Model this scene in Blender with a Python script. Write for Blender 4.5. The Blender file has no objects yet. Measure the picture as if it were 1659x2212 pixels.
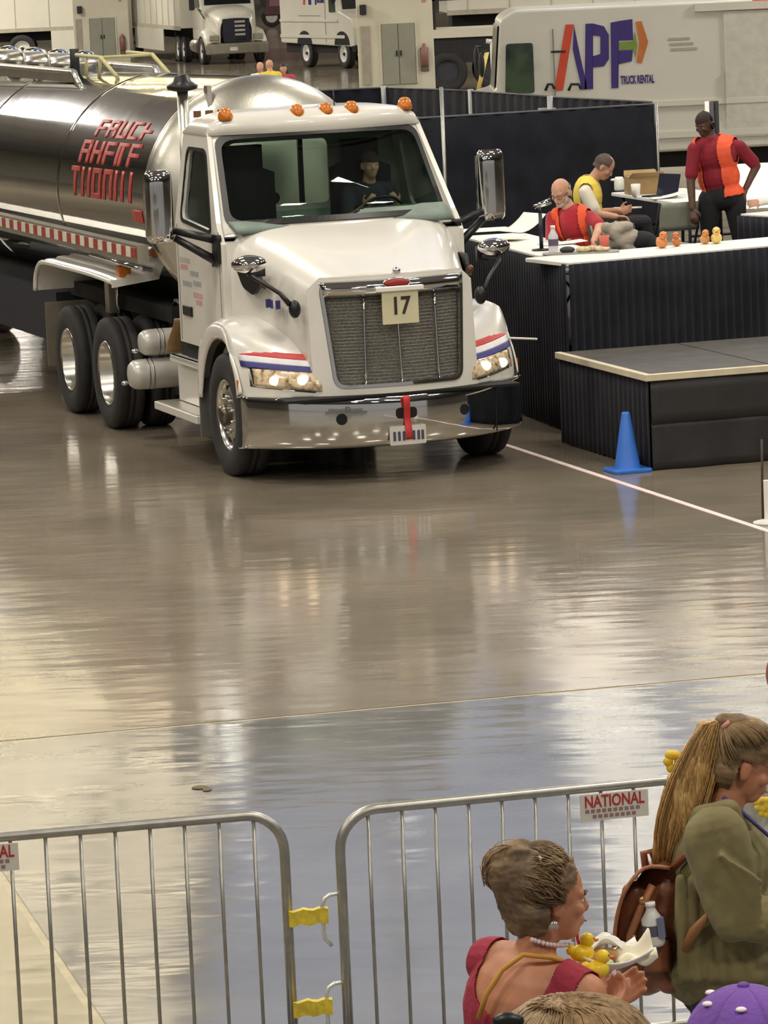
import bpy, bmesh, math, random
import numpy as np
from mathutils import Vector, Matrix
random.seed(7)
PI = math.pi
SC = bpy.context.scene
COL = SC.collection
V = Vector

# ---------------------------------------------------------------- camera
IW, IH, FPX, CAMH = 1659.0, 2212.0, 9000.0, 4.54
PITCH = math.atan(1283 / 9000.0)
ROLL = 0.045
ct, st, cr, sr = math.cos(PITCH), math.sin(PITCH), math.cos(ROLL), math.sin(ROLL)
RT, FW, DN = V((1, 0, 0)), V((0, ct, -st)), V((0, -st, -ct))
cd = bpy.data.cameras.new('camera'); cam = bpy.data.objects.new('camera', cd); COL.objects.link(cam)
cd.sensor_fit = 'HORIZONTAL'; cd.sensor_width = 36.0; cd.lens = 36.0 * FPX / IW
cd.clip_start = 0.1; cd.clip_end = 600
cx_ = RT * cr + DN * sr; cy_ = RT * sr - DN * cr
cam.matrix_world = Matrix(((cx_.x, cy_.x, -FW.x, 0), (cx_.y, cy_.y, -FW.y, 0), (cx_.z, cy_.z, -FW.z, CAMH), (0, 0, 0, 1)))
SC.camera = cam

def ray(px, py):
    u, v = px - IW / 2, py - IH / 2
    a, b = u * cr - v * sr, v * cr + u * sr
    return FW + RT * (a / FPX) + DN * (b / FPX)
def at(px, py, Y):                # the place that shows at this pixel, Y metres from the camera
    d = ray(px, py); return V((0, 0, CAMH)) + d * (Y / d.y)
def fl(px, py, z=0.0):            # ... at height z
    d = ray(px, py); return V((0, 0, CAMH)) + d * ((z - CAMH) / d.z)

# ---------------------------------------------------------------- exposure, world, lights
vs = SC.view_settings
vs.view_transform = 'Standard'; vs.look = 'None'; vs.gamma = 1.0; vs.use_curve_mapping = False
vs.exposure = 0.10
SC.cycles.use_denoising = True
SC.cycles.max_bounces = 6; SC.cycles.diffuse_bounces = 3; SC.cycles.glossy_bounces = 4; SC.cycles.transparent_max_bounces = 8
SC.cycles.use_adaptive_sampling = True; SC.cycles.adaptive_threshold = 0.08
SC.cycles.sample_clamp_indirect = 6.0
w = bpy.data.worlds.new('hall_air'); SC.world = w; w.use_nodes = True
bg = w.node_tree.nodes['Background']; bg.inputs[0].default_value = (1.0, 0.955, 0.88, 1); bg.inputs[1].default_value = 0.28
LAMP_E = 260.0     # watts of each ceiling panel
CEIL = 12.0

# ---------------------------------------------------------------- materials
def lin(c):
    return tuple(((x / 255.0) / 12.92 if x / 255.0 <= 0.04045 else ((x / 255.0 + 0.055) / 1.055) ** 2.4) for x in c)
MATS = {}
def mat(name, c, rough=0.5, metal=0.0, var=0.08, scale=6.0, bump=0.0, bscale=40.0, coat=0.0, spec=0.5, emit=None, estr=0.0, stretch=None, c2=None, lo=0.35, hi=0.65, sheen=0.0):
    if name in MATS: return MATS[name]
    m = bpy.data.materials.new(name); m.use_nodes = True
    nt = m.node_tree; N = nt.nodes; L = nt.links; b = N['Principled BSDF']
    c = lin(c)
    b.inputs['Roughness'].default_value = rough; b.inputs['Metallic'].default_value = metal
    b.inputs['Coat Weight'].default_value = coat; b.inputs['Coat Roughness'].default_value = 0.06
    b.inputs['Specular IOR Level'].default_value = spec
    if sheen: b.inputs['Sheen Weight'].default_value = sheen
    tc = N.new('ShaderNodeTexCoord'); mp = N.new('ShaderNodeMapping'); L.new(tc.outputs['Object'], mp.inputs[0])
    if stretch: mp.inputs['Scale'].default_value = stretch
    n = N.new('ShaderNodeTexNoise'); n.inputs['Scale'].default_value = scale; n.inputs['Detail'].default_value = 4
    L.new(mp.outputs[0], n.inputs['Vector'])
    r = N.new('ShaderNodeValToRGB'); L.new(n.outputs['Fac'], r.inputs[0])
    a2 = lin(c2) if c2 else tuple(min(1, x * (1 + var)) for x in c)
    a1 = c if c2 else tuple(x * (1 - var) for x in c)
    r.color_ramp.elements[0].position = lo; r.color_ramp.elements[1].position = hi
    r.color_ramp.elements[0].color = (*a1, 1); r.color_ramp.elements[1].color = (*a2, 1)
    L.new(r.outputs[0], b.inputs['Base Color'])
    if bump:
        n2 = N.new('ShaderNodeTexNoise'); n2.inputs['Scale'].default_value = bscale; n2.inputs['Detail'].default_value = 3
        L.new(mp.outputs[0], n2.inputs['Vector'])
        bp = N.new('ShaderNodeBump'); bp.inputs['Strength'].default_value = bump; bp.inputs['Distance'].default_value = 0.02
        L.new(n2.outputs['Fac'], bp.inputs['Height']); L.new(bp.outputs[0], b.inputs['Normal'])
    if emit:
        b.inputs['Emission Color'].default_value = (*lin(emit), 1); b.inputs['Emission Strength'].default_value = estr
    MATS[name] = m; return m

def glass(name, tint, refl=0.08):
    if name in MATS: return MATS[name]
    m = bpy.data.materials.new(name); m.use_nodes = True; nt = m.node_tree; N = nt.nodes; L = nt.links
    N.remove(N['Principled BSDF']); out = N['Material Output']
    t = N.new('ShaderNodeBsdfTransparent'); t.inputs[0].default_value = (*lin(tint), 1)
    g = N.new('ShaderNodeBsdfGlossy'); g.inputs['Roughness'].default_value = 0.03; g.inputs[0].default_value = (.9, .95, .95, 1)
    f = N.new('ShaderNodeFresnel'); f.inputs['IOR'].default_value = 1.5
    x = N.new('ShaderNodeMixShader'); L.new(f.outputs[0], x.inputs[0]); L.new(t.outputs[0], x.inputs[1]); L.new(g.outputs[0], x.inputs[2])
    L.new(x.outputs[0], out.inputs[0]); MATS[name] = m; return m

def floor_mat(name, c1, c2, rough, joint=False):
    m = bpy.data.materials.new(name); m.use_nodes = True; nt = m.node_tree; N = nt.nodes; L = nt.links; b = N['Principled BSDF']
    tc = N.new('ShaderNodeTexCoord')
    n = N.new('ShaderNodeTexNoise'); n.inputs['Scale'].default_value = 0.55; n.inputs['Detail'].default_value = 7; n.inputs['Roughness'].default_value = 0.62
    L.new(tc.outputs['Object'], n.inputs['Vector'])
    r = N.new('ShaderNodeValToRGB'); L.new(n.outputs['Fac'], r.inputs[0])
    r.color_ramp.elements[0].position = 0.3; r.color_ramp.elements[1].position = 0.7
    r.color_ramp.elements[0].color = (*lin(c1), 1); r.color_ramp.elements[1].color = (*lin(c2), 1)
    L.new(r.outputs[0], b.inputs['Base Color'])
    n3 = N.new('ShaderNodeTexNoise'); n3.inputs['Scale'].default_value = 1.3; n3.inputs['Detail'].default_value = 5
    L.new(tc.outputs['Object'], n3.inputs['Vector'])
    mr = N.new('ShaderNodeMapRange'); mr.inputs['From Min'].default_value = 0.3; mr.inputs['From Max'].default_value = 0.7
    mr.inputs['To Min'].default_value = rough * 0.75; mr.inputs['To Max'].default_value = rough * 1.3
    L.new(n3.outputs['Fac'], mr.inputs[0]); L.new(mr.outputs[0], b.inputs['Roughness'])
    mp = N.new('ShaderNodeMapping'); L.new(tc.outputs['Object'], mp.inputs[0]); mp.inputs['Scale'].default_value = (1.5, 4.2, 1); mp.inputs['Rotation'].default_value = (0, 0, math.radians(-3))
    n2 = N.new('ShaderNodeTexNoise'); n2.inputs['Scale'].default_value = 1.0; n2.inputs['Detail'].default_value = 2.5; n2.inputs['Roughness'].default_value = 0.42
    L.new(mp.outputs[0], n2.inputs['Vector'])
    bp = N.new('ShaderNodeBump'); bp.inputs['Strength'].default_value = 1.0; bp.inputs['Distance'].default_value = 0.0042
    L.new(n2.outputs['Fac'], bp.inputs['Height']); L.new(bp.outputs[0], b.inputs['Normal'])
    b.inputs['IOR'].default_value = 1.5
    MATS[name] = m; return m

# ---------------------------------------------------------------- mesh builder
def basis(d):
    d = d.normalized(); a = V((0, 0, 1)) if abs(d.z) < 0.95 else V((1, 0, 0))
    x = a.cross(d).normalized(); y = d.cross(x); return x, y, d

class MB:
    def __init__(s): s.v = []; s.f = []; s.s = []; s.m = []
    def add(s, vs_, fs, smooth=False, mi=0, M=None):
        o = len(s.v)
        s.v += [tuple(M @ V(p)) if M else tuple(p) for p in vs_]
        for f in fs: s.f.append([o + i for i in f]); s.s.append(smooth); s.m.append(mi)
        return s
    def box(s, c, d, rz=0.0, M=None, mi=0):
        x, y, z = d[0] / 2, d[1] / 2, d[2] / 2
        p = [(-x, -y, -z), (x, -y, -z), (x, y, -z), (-x, y, -z), (-x, -y, z), (x, -y, z), (x, y, z), (-x, y, z)]
        R = Matrix.Translation(V(c)) @ Matrix.Rotation(rz, 4, 'Z')
        if M: R = M @ R
        return s.add(p, [(3, 2, 1, 0), (4, 5, 6, 7), (0, 1, 5, 4), (1, 2, 6, 5), (2, 3, 7, 6), (3, 0, 4, 7)], False, mi, R)
    def bb(s, a, b, M=None, mi=0):
        return s.box([(a[i] + b[i]) / 2 for i in range(3)], [abs(b[i] - a[i]) for i in range(3)], 0, M, mi)
    def rings(s, rs, closed=True, caps=True, smooth=True, mi=0, M=None):
        n = len(rs[0]); vs_ = [p for r in rs for p in r]; fs = []
        k = n if closed else n - 1
        for i in range(len(rs) - 1):
            for j in range(k): fs.append((i * n + j, i * n + (j + 1) % n, (i + 1) * n + (j + 1) % n, (i + 1) * n + j))
        s.add(vs_, fs, smooth, mi, M)
        if caps and closed:
            o = len(s.v) - len(vs_)
            s.f.append([o + j for j in reversed(range(n))]); s.s.append(False); s.m.append(mi)
            s.f.append([o + (len(rs) - 1) * n + j for j in range(n)]); s.s.append(False); s.m.append(mi)
        return s
    def tube(s, p, r=0.02, n=10, mi=0, M=None, caps=True):
        p = [V(q) for q in p]; rr = r if isinstance(r, (list, tuple)) else [r] * len(p)
        rs = []; px = None
        for i, q in enumerate(p):
            d = (p[min(i + 1, len(p) - 1)] - p[max(i - 1, 0)]).normalized()
            if px is None: px, _, _ = basis(d)
            px = (px - d * px.dot(d)).normalized(); py = d.cross(px)
            rs.append([q + (px * math.cos(2 * PI * k / n) + py * math.sin(2 * PI * k / n)) * rr[i] for k in range(n)])
        return s.rings(rs, True, caps, True, mi, M)
    def lathe(s, prof, n=24, M=None, mi=0, smooth=True, caps=True):
        return s.rings([[(r * math.cos(2 * PI * k / n), r * math.sin(2 * PI * k / n), z) for k in range(n)] for r, z in prof], True, caps, smooth, mi, M)
    def ell(s, c, r, R=None, n=16, mi=0, M=None):
        rs = []
        for i in range(1, n // 2 + 1):
            t = PI * i / (n // 2 + 1)
            rs.append([(r[0] * math.sin(t) * math.cos(2 * PI * k / n), r[1] * math.sin(t) * math.sin(2 * PI * k / n), -r[2] * math.cos(t)) for k in range(n)])
        T = Matrix.Translation(V(c)) @ (R.to_4x4() if R else Matrix())
        if M: T = M @ T
        o = len(s.v); s.rings(rs, True, False, True, mi, T)
        a = len(s.v); s.v.append(tuple(T @ V((0, 0, -r[2])))); s.v.append(tuple(T @ V((0, 0, r[2]))))
        l = o + (len(rs) - 1) * n
        for k in range(n):
            s.f.append([a, o + (k + 1) % n, o + k]); s.s.append(True); s.m.append(mi)
            s.f.append([a + 1, l + k, l + (k + 1) % n]); s.s.append(True); s.m.append(mi)
        return s
    def prism(s, poly, h, M=None, mi=0, smooth=False):     # polygon in local xy, thickness along z
        n = len(poly)
        vs_ = [(x, y, 0) for x, y in poly] + [(x, y, h) for x, y in poly]
        return s.add(vs_, [tuple(reversed(range(n))), tuple(range(n, 2 * n))] + [(i, (i + 1) % n, n + (i + 1) % n, n + i) for i in range(n)], smooth, mi, M)
    def grid(s, fn, nu, nv, smooth=True, mi=0, M=None):
        return s.rings([[fn(i / nu, j / nv) for j in range(nv + 1)] for i in range(nu + 1)], False, False, smooth, mi, M)
    def build(s, name, mats, parent=None, bevel=0.0, solid=0.0, sub=0, seg=2):
        me = bpy.data.meshes.new(name); me.from_pydata(s.v, [], s.f); me.update()
        ms = mats if isinstance(mats, (list, tuple)) else [mats]
        for q in ms: me.materials.append(q)
        me.polygons.foreach_set('use_smooth', s.s); me.polygons.foreach_set('material_index', s.m)
        bm = bmesh.new(); bm.from_mesh(me); bmesh.ops.recalc_face_normals(bm, faces=bm.faces); bm.to_mesh(me); bm.free()
        o = bpy.data.objects.new(name, me); COL.objects.link(o)
        if parent: o.parent = parent
        if solid:
            k = o.modifiers.new('s', 'SOLIDIFY'); k.thickness = solid; k.offset = 0
        if bevel:
            k = o.modifiers.new('b', 'BEVEL'); k.width = bevel; k.segments = seg; k.limit_method = 'ANGLE'; k.angle_limit = math.radians(40); k.harden_normals = True
            k.use_clamp_overlap = True
        if sub:
            k = o.modifiers.new('u', 'SUBSURF'); k.levels = sub; k.render_levels = sub
        return o

def tag(o, label, cat, group=None, kind=None):
    if label: o['label'] = label
    if cat: o['category'] = cat
    if group: o['group'] = group
    if kind: o['kind'] = kind
    return o
def thing(name, label, cat, loc=(0, 0, 0), rz=0.0, group=None):
    o = bpy.data.objects.new(name, None); COL.objects.link(o); o.empty_display_size = 0.1
    o.location = loc; o.rotation_euler = (0, 0, rz)
    return tag(o, label, cat, group)
def struct(o): o['kind'] = 'structure'; return o
def dup(o, parent=None):
    c = o.copy(); COL.objects.link(c); c.parent = parent
    for ch in list(o.children): dup(ch, c)
    return c
def move_tree(o, loc, rz=None):
    o.location = loc
    if rz is not None: o.rotation_euler = (0, 0, rz)
    return o

def text(name, s, size, m, parent, M, depth=0.004, bold=0.0, align='CENTER', sx=1.0):
    cu = bpy.data.curves.new(name, 'FONT'); cu.body = s; cu.size = size; cu.extrude = depth; cu.offset = bold
    cu.align_x = align; cu.align_y = 'CENTER'; cu.resolution_u = 3
    t = bpy.data.objects.new(name, cu); COL.objects.link(t)
    bpy.context.view_layer.update()
    me = bpy.data.meshes.new_from_object(t.evaluated_get(bpy.context.evaluated_depsgraph_get()))
    bpy.data.objects.remove(t); bpy.data.curves.remove(cu)
    me.transform(M @ Matrix.Diagonal((sx, 1, 1, 1))); me.materials.clear(); me.materials.append(m)
    o = bpy.data.objects.new(name, me); COL.objects.link(o); o.parent = parent
    return o
def frame(o, x, y):               # matrix with given origin, x axis and y axis
    x = V(x).normalized(); y = V(y); z = x.cross(y).normalized(); y = z.cross(x); o = V(o)
    return Matrix(((x.x, y.x, z.x, o.x), (x.y, y.y, z.y, o.y), (x.z, y.z, z.z, o.z), (0, 0, 0, 1)))
def mirror_y(mb):
    r = MB(); r.v = [(x, -y, z) for x, y, z in mb.v]; r.f = [list(reversed(f)) for f in mb.f]; r.s = list(mb.s); r.m = list(mb.m); return r

def rpoly(pts, r, n=5):           # round the corners of a polygon
    out = []; k = len(pts)
    for i in range(k):
        p, a, b = V(pts[i]), V(pts[i - 1]), V(pts[(i + 1) % k])
        da, db = (a - p), (b - p); q = min(r, da.length * .45, db.length * .45)
        A, B = p + da.normalized() * q, p + db.normalized() * q
        for j in range(n + 1):
            t = j / n; out.append(tuple(A * (1 - t) ** 2 + p * (2 * t * (1 - t)) + B * t * t))
    return out
def hit(poly, c, ang):
    d = (math.cos(ang), math.sin(ang)); best = None; k = len(poly)
    for i in range(k):
        ax, ay = poly[i][0] - c[0], poly[i][1] - c[1]; bx, by = poly[(i + 1) % k][0] - c[0], poly[(i + 1) % k][1] - c[1]
        ex, ey = bx - ax, by - ay; den = d[0] * ey - d[1] * ex
        if abs(den) < 1e-12: continue
        t = (ax * ey - ay * ex) / den; u = (ax * d[1] - ay * d[0]) / den
        if t > 1e-9 and -1e-9 <= u <= 1 + 1e-9 and (best is None or t > best): best = t
    return (c[0] + d[0] * best, c[1] + d[1] * best)
def panel(outer, inner, fn, steps=3, n=64):     # sheet with a hole, laid on a surface by fn(a, b)
    c = (sum(p[0] for p in inner) / len(inner), sum(p[1] for p in inner) / len(inner))
    an = set(2 * PI * i / n for i in range(n))
    for p in list(outer) + list(inner): an.add(math.atan2(p[1] - c[1], p[0] - c[0]) % (2 * PI))
    an = sorted(an); an = [a for i, a in enumerate(an) if i == 0 or a - an[i - 1] > 1e-4]
    rs = []
    O = [hit(outer, c, a) for a in an]; I = [hit(inner, c, a) for a in an]
    for k in range(steps + 1):
        t = k / steps; rs.append([fn(o[0] * (1 - t) + i[0] * t, o[1] * (1 - t) + i[1] * t) for o, i in zip(O, I)])
    return MB().rings(rs, True, False, False)
def sheet(poly, fn, steps=4):     # filled star-shaped sheet
    c = (sum(p[0] for p in poly) / len(poly), sum(p[1] for p in poly) / len(poly))
    rs = [[fn(c[0] + (p[0] - c[0]) * k / steps, c[1] + (p[1] - c[1]) * k / steps) for p in poly] for k in range(steps, 0, -1)]
    m = MB().rings(rs, True, False, True); n = len(poly); o = len(m.v) - n
    m.v.append(tuple(fn(*c)))
    for j in range(n): m.f.append([o + j, o + (j + 1) % n, len(m.v) - 1]); m.s.append(True); m.m.append(0)
    return m
def spl(pts, t):                  # Catmull-Rom through points, t in 0..1
    n = len(pts) - 1; x = min(max(t, 0), 1) * n; i = min(int(x), n - 1); f = x - i
    P = [V(pts[max(0, min(n, i + k))]) for k in (-1, 0, 1, 2)]
    return 0.5 * ((2 * P[1]) + (P[2] - P[0]) * f + (2 * P[0] - 5 * P[1] + 4 * P[2] - P[3]) * f * f + (3 * P[1] - P[0] - 3 * P[2] + P[3]) * f ** 3)

# common materials
white = mat('white_truck_paint', (226, 223, 216), .28, 0, .02, 3, coat=.6)
white2 = mat('white_van_paint', (214, 211, 198), .35, 0, .03, 1.2, coat=.3)
chrome = mat('chrome', (222, 222, 222), .05, 1, .02)
brushed = mat('brushed_aluminium', (205, 202, 192), .34, 1, .05, 5, bump=.05, bscale=30)
polish = mat('polished_tank_steel', (190, 190, 188), .07, 1, .03, 2, bump=.10, bscale=1.6)
alum = mat('polished_wheel_aluminium', (226, 224, 218), .22, 1, .03)
rubber = mat('tire_rubber', (44, 43, 45), .75, 0, .15, 12, bump=.2, bscale=60)
black = mat('black_plastic', (22, 22, 25), .4, 0, .1)
dark = mat('dark_chassis', (30, 30, 34), .7, 0, .25, 8)
amber = mat('amber_lens', (196, 112, 32), .25, 0, .25, 40)
steel = mat('galvanised_steel', (176, 174, 168), .38, .85, .1, 18)
blackcloth = mat('black_drape_cloth', (38, 39, 46), .95, 0, .18, 3, bump=.15, bscale=120, spec=.15, sheen=.1)
red = mat('red_paint', (196, 52, 52), .5)
blue = mat('blue_print', (58, 58, 130), .5)
paper = mat('white_paper', (240, 238, 232), .8, 0, .02)
greydoor = mat('grey_door_paint', (133, 135, 122), .6, 0, .05, 3)
beige = mat('beige_column_paint', (196, 192, 175), .75, 0, .04, 1.5)
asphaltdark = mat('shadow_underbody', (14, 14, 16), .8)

# ---------------------------------------------------------------- the hall
SLABYAW = math.radians(13)
e1, e2 = V((math.cos(SLABYAW), math.sin(SLABYAW), 0)), V((-math.sin(SLABYAW), math.cos(SLABYAW), 0))
S0 = V((-2.71, 23.19, 0))                       # a joint crossing on the floor
fa = floor_mat('polished_concrete_tan', (118, 109, 96), (148, 137, 121), .12)
fb = floor_mat('polished_concrete_bluegrey', (104, 103, 103), (132, 130, 128), .10)
fc = floor_mat('polished_concrete_yellow', (124, 117, 96), (150, 142, 120), .12)
joint = mat('joint_filler', (186, 176, 146), .6, 0, .12, 8)
FR = Matrix(((e1.x, e2.x, 0, S0.x), (e1.y, e2.y, 0, S0.y), (0, 0, 1, 0), (0, 0, 0, 1)))
floor = MB().bb((-70, -40, -.3), (70, 260, -.004)).build('floor', joint); struct(floor)
SZ = 8.6; GAP = .022
def slab(i0, i1, j0, j1, m):
    g = GAP if j0 < 0 else .005; s = MB(); s.bb((i0 * SZ + g, j0 * SZ + (GAP if j0 <= 0 else g), -.15), (i1 * SZ - g, j1 * SZ - (GAP if j1 <= 0 else g), 0))
    s.v = [tuple(FR @ V(p)) for p in s.v]
    return s.build('slab', m, floor)
for i in range(-3, 4):
    for j in range(-3, 5):
        slab(i, i + 1, j, j + 1, (fb if i >= 0 else fc) if j < 0 else fa)
slab(-9, -3, -9, 26, fa); slab(4, 9, -9, 26, fa); slab(-3, 4, 5, 26, fa); slab(-3, 4, -9, -3, fb)
ceilm = mat('dark_ceiling', (176, 178, 186), .9, 0, .12, .4)
wallm = mat('hall_wall', (188, 182, 168), .85, 0, .05, .5)
c = c_ceil = MB().bb((-60, -30, CEIL), (60, 242, CEIL + .4)).build('ceiling', ceilm); struct(c)
for k in range(29):                              # roof joists across the hall
    j = MB().bb((-60, -28 + k * 9, CEIL - .2), (60, -27.7 + k * 9, CEIL - .02)).build('joist', ceilm, c)
for nm, a, b in (('wall_back', (-60, 236, 0), (60, 236.5, CEIL)), ('wall_left', (-60.5, -30, 0), (-60, 236, CEIL)), ('wall_right', (60, -30, 0), (60.5, 236, CEIL))):
    struct(MB().bb(a, b).build(nm, wallm))

# ceiling lamps: long LED panels hung in rows down the hall
lampw = mat('lamp_housing', (210, 210, 205), .5)
def lamp(x, y, sx=1.9, sy=1.1, e=LAMP_E, col=(1, .93, .80), up=0):
    t = thing('ceiling_lamp', 'flat white light panel hung under the dark hall ceiling', 'lamp', (x, y, CEIL - 1.35), 0, 'hall ceiling lamps')
    MB().box((0, 0, .06), (sx + .1, sy + .1, .1)).build('housing', lampw, t, bevel=.01)
    for s in (-1, 1): MB().tube([(s * sx * .4, 0, .1), (s * sx * .4, 0, 1.33)], .012, 6).build('hanger', steel, t)
    ld = bpy.data.lights.new('lamp_panel', 'AREA'); ld.shape = 'RECTANGLE'; ld.size = sx; ld.size_y = sy; ld.energy = e; ld.color = col
    lo = bpy.data.objects.new('lamp_panel', ld); COL.objects.link(lo); lo.parent = t; lo.location = (0, 0, 0)
    if up:        # added upward light, only there to brighten the ceiling
        lu = ld.copy(); lu.energy = up; o2 = bpy.data.objects.new('added_uplight', lu); COL.objects.link(o2); o2.parent = t; o2.location = (0, 0, .13); o2.rotation_euler = (PI, 0, 0)
for x, e, c in ((-7.9, .20, (1, .84, .50)), (-6.1, .21, (1, .85, .56)), (-4.15, .18, (1, .85, .56)), (4.1, .20, (1, .90, .70)), (6.9, .18, (1, .88, .62))):
    for k in range(8): lamp(x, 56 + k * 6.6, 1.7, .9, LAMP_E * e, c)
for x in (-2.7, .15):
    for y in (74, 78.5, 83): lamp(x, y, .34, .34, LAMP_E * .05, (1, .97, .92))
# added glowing panels overhead that put a blue-grey reflection on the near floor
glowm = mat('added_blue_glow', (190, 205, 230), .5, emit=(168, 192, 238), estr=.56)
for k in range(8):
    for q in range(4): MB().bb((-3.1 + q * 3.1, 44.3 + k * 5.6, CEIL - .05), (-.15 + q * 3.1, 49.6 + k * 5.6, CEIL - .005)).build('added_glow_panel', glowm, c_ceil)
for x in (-13, -4.5, 4.5, 13):
    for y in (4, 14, 24, 33, 42): lamp(x, y, 2.2, 1.2, LAMP_E * 1.5)
for x in (-17, 17):  # strong side lamps, added out of view to brighten the far vehicles
    for y in (62, 78, 94, 110, 126, 142, 158, 190): lamp(x, y, 2.4, 2.4, LAMP_E * 8, up=LAMP_E * 4)

# ---------------------------------------------------------------- the white semi truck
YAW = math.radians(17.8); TO = V((-.151, 34.759, 0)); TRZ = YAW - PI / 2
T = thing('semi_truck', 'white day-cab semi truck with chrome bumper and dark mesh grille', 'truck', TO, TRZ)
TM = Matrix.Translation(TO) @ Matrix.Rotation(TRZ, 4, 'Z'); TMI = TM.inverted()
winglass = glass('tinted_windscreen_glass', (206, 222, 214))
def hw(z): return 1.05 if z < 2.0 else 1.05 - .12 * (z - 2.0) / .8
inner = mat('grey_green_lining', (178, 196, 184), .8)
# doors (cab sides) with window openings
so = [(-1.72, .98), (-1.72, 2.80), (-.99, 2.80), (-.44, 2.07), (-.28, 1.90), (-.28, .98)]
si = rpoly([(-1.53, 2.06), (-1.53, 2.64), (-.97, 2.64), (-.57, 2.0)], .09)
for s, nm in ((-1, 'door'), (1, 'door')):
    d = panel(so, si, lambda a, b, s=s: (a, s * hw(b), b), 4).build(nm, white, T, solid=.04)
    MB2 = panel(rpoly([(-1.56, 2.03), (-1.56, 2.67), (-.95, 2.67), (-.54, 1.97)], .1), si, lambda a, b, s=s: (a, s * (hw(b) + .022), b), 1).build('window_seal', black, d, solid=.012)
    sheet(si, lambda a, b, s=s: (a, s * (hw(b) - .005), b), 2).build('side_window', winglass, d)
    # handle, seams and small print on the door
    MB().bb((-1.56, s * 1.075 - .012, 1.22), (-1.28, s * 1.075 + .012, 1.31)).build('door_handle', black, d, bevel=.01)
    for x in (-1.66, -.36): MB().bb((x - .005, s * 1.071 - .003, 1.0), (x + .005, s * 1.071 + .003, 2.0)).build('door_seam', greydoor, d)
    for k, (x0, x1, z, m) in enumerate([(-1.62, -1.28, 1.70, 'g'), (-1.60, -1.36, 1.64, 'r'), (-1.30, -1.02, 1.60, 'b'), (-1.55, -1.25, 1.50, 'b'), (-1.22, -.95, 1.52, 'b'), (-1.22, -.92, 1.42, 'r'), (-1.15, -.95, 1.36, 'r')]):
        for q in range(5):
            a = x0 + (x1 - x0) * q / 5
            MB().bb((a, s * 1.0705 - .002, z - .022), (a + (x1 - x0) / 5 * .7, s * 1.0705 + .002, z + .022)).build('door_print', {'g': mat('faint_grey_print', (176, 172, 164), .6), 'r': mat('faint_red_print', (196, 150, 146), .6), 'b': mat('faint_blue_print', (160, 158, 172), .6)}[m], d)
# windscreen frame, glass and roof
def wsf(y, t):
    k = (y / .95) ** 2
    return (-.17 - .62 * t - .25 * k * (1 - .25 * t), y * (1 - .09 * t) * 1.0, 2.0 + .79 * t - .02 * k)
wo = [(-1.03, -.04), (-1.035, 1.03), (1.035, 1.03), (1.03, -.04)]
wi = rpoly([(-.955, .08), (-.955, .955), (.955, .955), (.955, .08)], .12)
fr_ = panel(wo, wi, wsf, 3).build('windscreen_frame', white, T, solid=.03)
panel(rpoly([(-.985, .045), (-.985, .985), (.985, .985), (.985, .045)], .12), rpoly([(-.935, .10), (-.935, .93), (.935, .93), (.935, .10)], .12), lambda a, b: V(wsf(a, b)) + V((.022, 0, .014)), 1).build('windscreen_seal', black, fr_, solid=.012)
sheet(wi, wsf, 5).build('windscreen', winglass, T)
def rooff(a, b):
    u, v = a * 2 - 1, b * 2 - 1
    x = -1.245 + .50 * u; x += (-.24 * v * v * max(u, 0) ** 1.5)
    h = max(0, 1 - abs(u) ** 7) ** .5 * max(0, 1 - abs(v) ** 7) ** .5
    return (x, .955 * v, 2.775 + .165 * h + .02 * (1 - v * v) * h)
MB().grid(rooff, 28, 36).build('roof', white, T, solid=.02)
# back wall with its two-pane window, floor and fire wall
bo = [(-1.04, .98), (1.04, .98), (1.04, 2.0), (.93, 2.82), (-.93, 2.82), (-1.04, 2.0)]
bi = rpoly([(-.56, 2.10), (.34, 2.10), (.34, 2.66), (-.56, 2.66)], .06)
bw = panel(bo, bi, lambda a, b: (-1.73, a, b), 2).build('cab_back_wall', white, T, solid=.03)
sheet(bi, lambda a, b: (-1.73, a, b), 1).build('rear_window', winglass, bw)
MB().bb((-1.74, .07, 2.1), (-1.70, .11, 2.66)).build('window_divider', black, bw)
sheet([(-1.03, 2.05), (1.03, 2.05), (1.03, 1.0), (-1.03, 1.0)], lambda a, b: (-1.69, a, b), 1).build('cab_lining', inner, T, solid=.02)
MB().bb((-1.72, -1.03, .93), (-.28, 1.03, 1.02)).build('cab_floor', dark, T)
MB().bb((-1.70, -1.02, .80), (-.75, 1.02, .95)).build('cab_subframe', dark, T)
# dashboard, seats, steering wheel
dashm = mat('grey_green_dashboard', (126, 140, 132), .7, 0, .1)
MB().grid(lambda a, b: (-.22 - .55 * a, (b * 2 - 1) * .95, 2.0 + .06 * math.sin(PI * min(a * 1.3, 1)) - .5 * max(0, a - .8) + (.05 if b > .62 else 0) * math.sin(PI * a)), 10, 24).build('dashboard', dashm, T, solid=.04)
seatm = mat('dark_seat_fabric', (34, 34, 42), .9)
for y in (-.55, .5):
    s_ = MB().rings([[(-1.30 + dx, y + sx * .26, z) for dx, sx in ((-.08, -1), (-.08, 1), (.05, 1), (.08, 0), (.05, -1))] for z in (1.75, 2.0, 2.3, 2.42)] + [[(-1.30 + dx, y + sx * .16, z) for dx, sx in ((-.07, -1), (-.07, 1), (.04, 1), (.06, 0), (.04, -1))] for z in (2.46, 2.60, 2.66)]).build('seat_back', seatm, T)
    MB().box((-1.05, y, 1.66), (.5, .52, .16)).build('seat_cushion', seatm, T, bevel=.04)
    MB().box((-1.05, y, 1.30), (.3, .3, .56)).build('seat_post', dark, T)
sw = MB().tube([(-.74 + .07 * math.sin(a), .5 + .21 * math.cos(a), 1.99 + .20 * math.sin(a) ) for a in [2 * PI * k / 24 for k in range(25)]], .014, 8)
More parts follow.
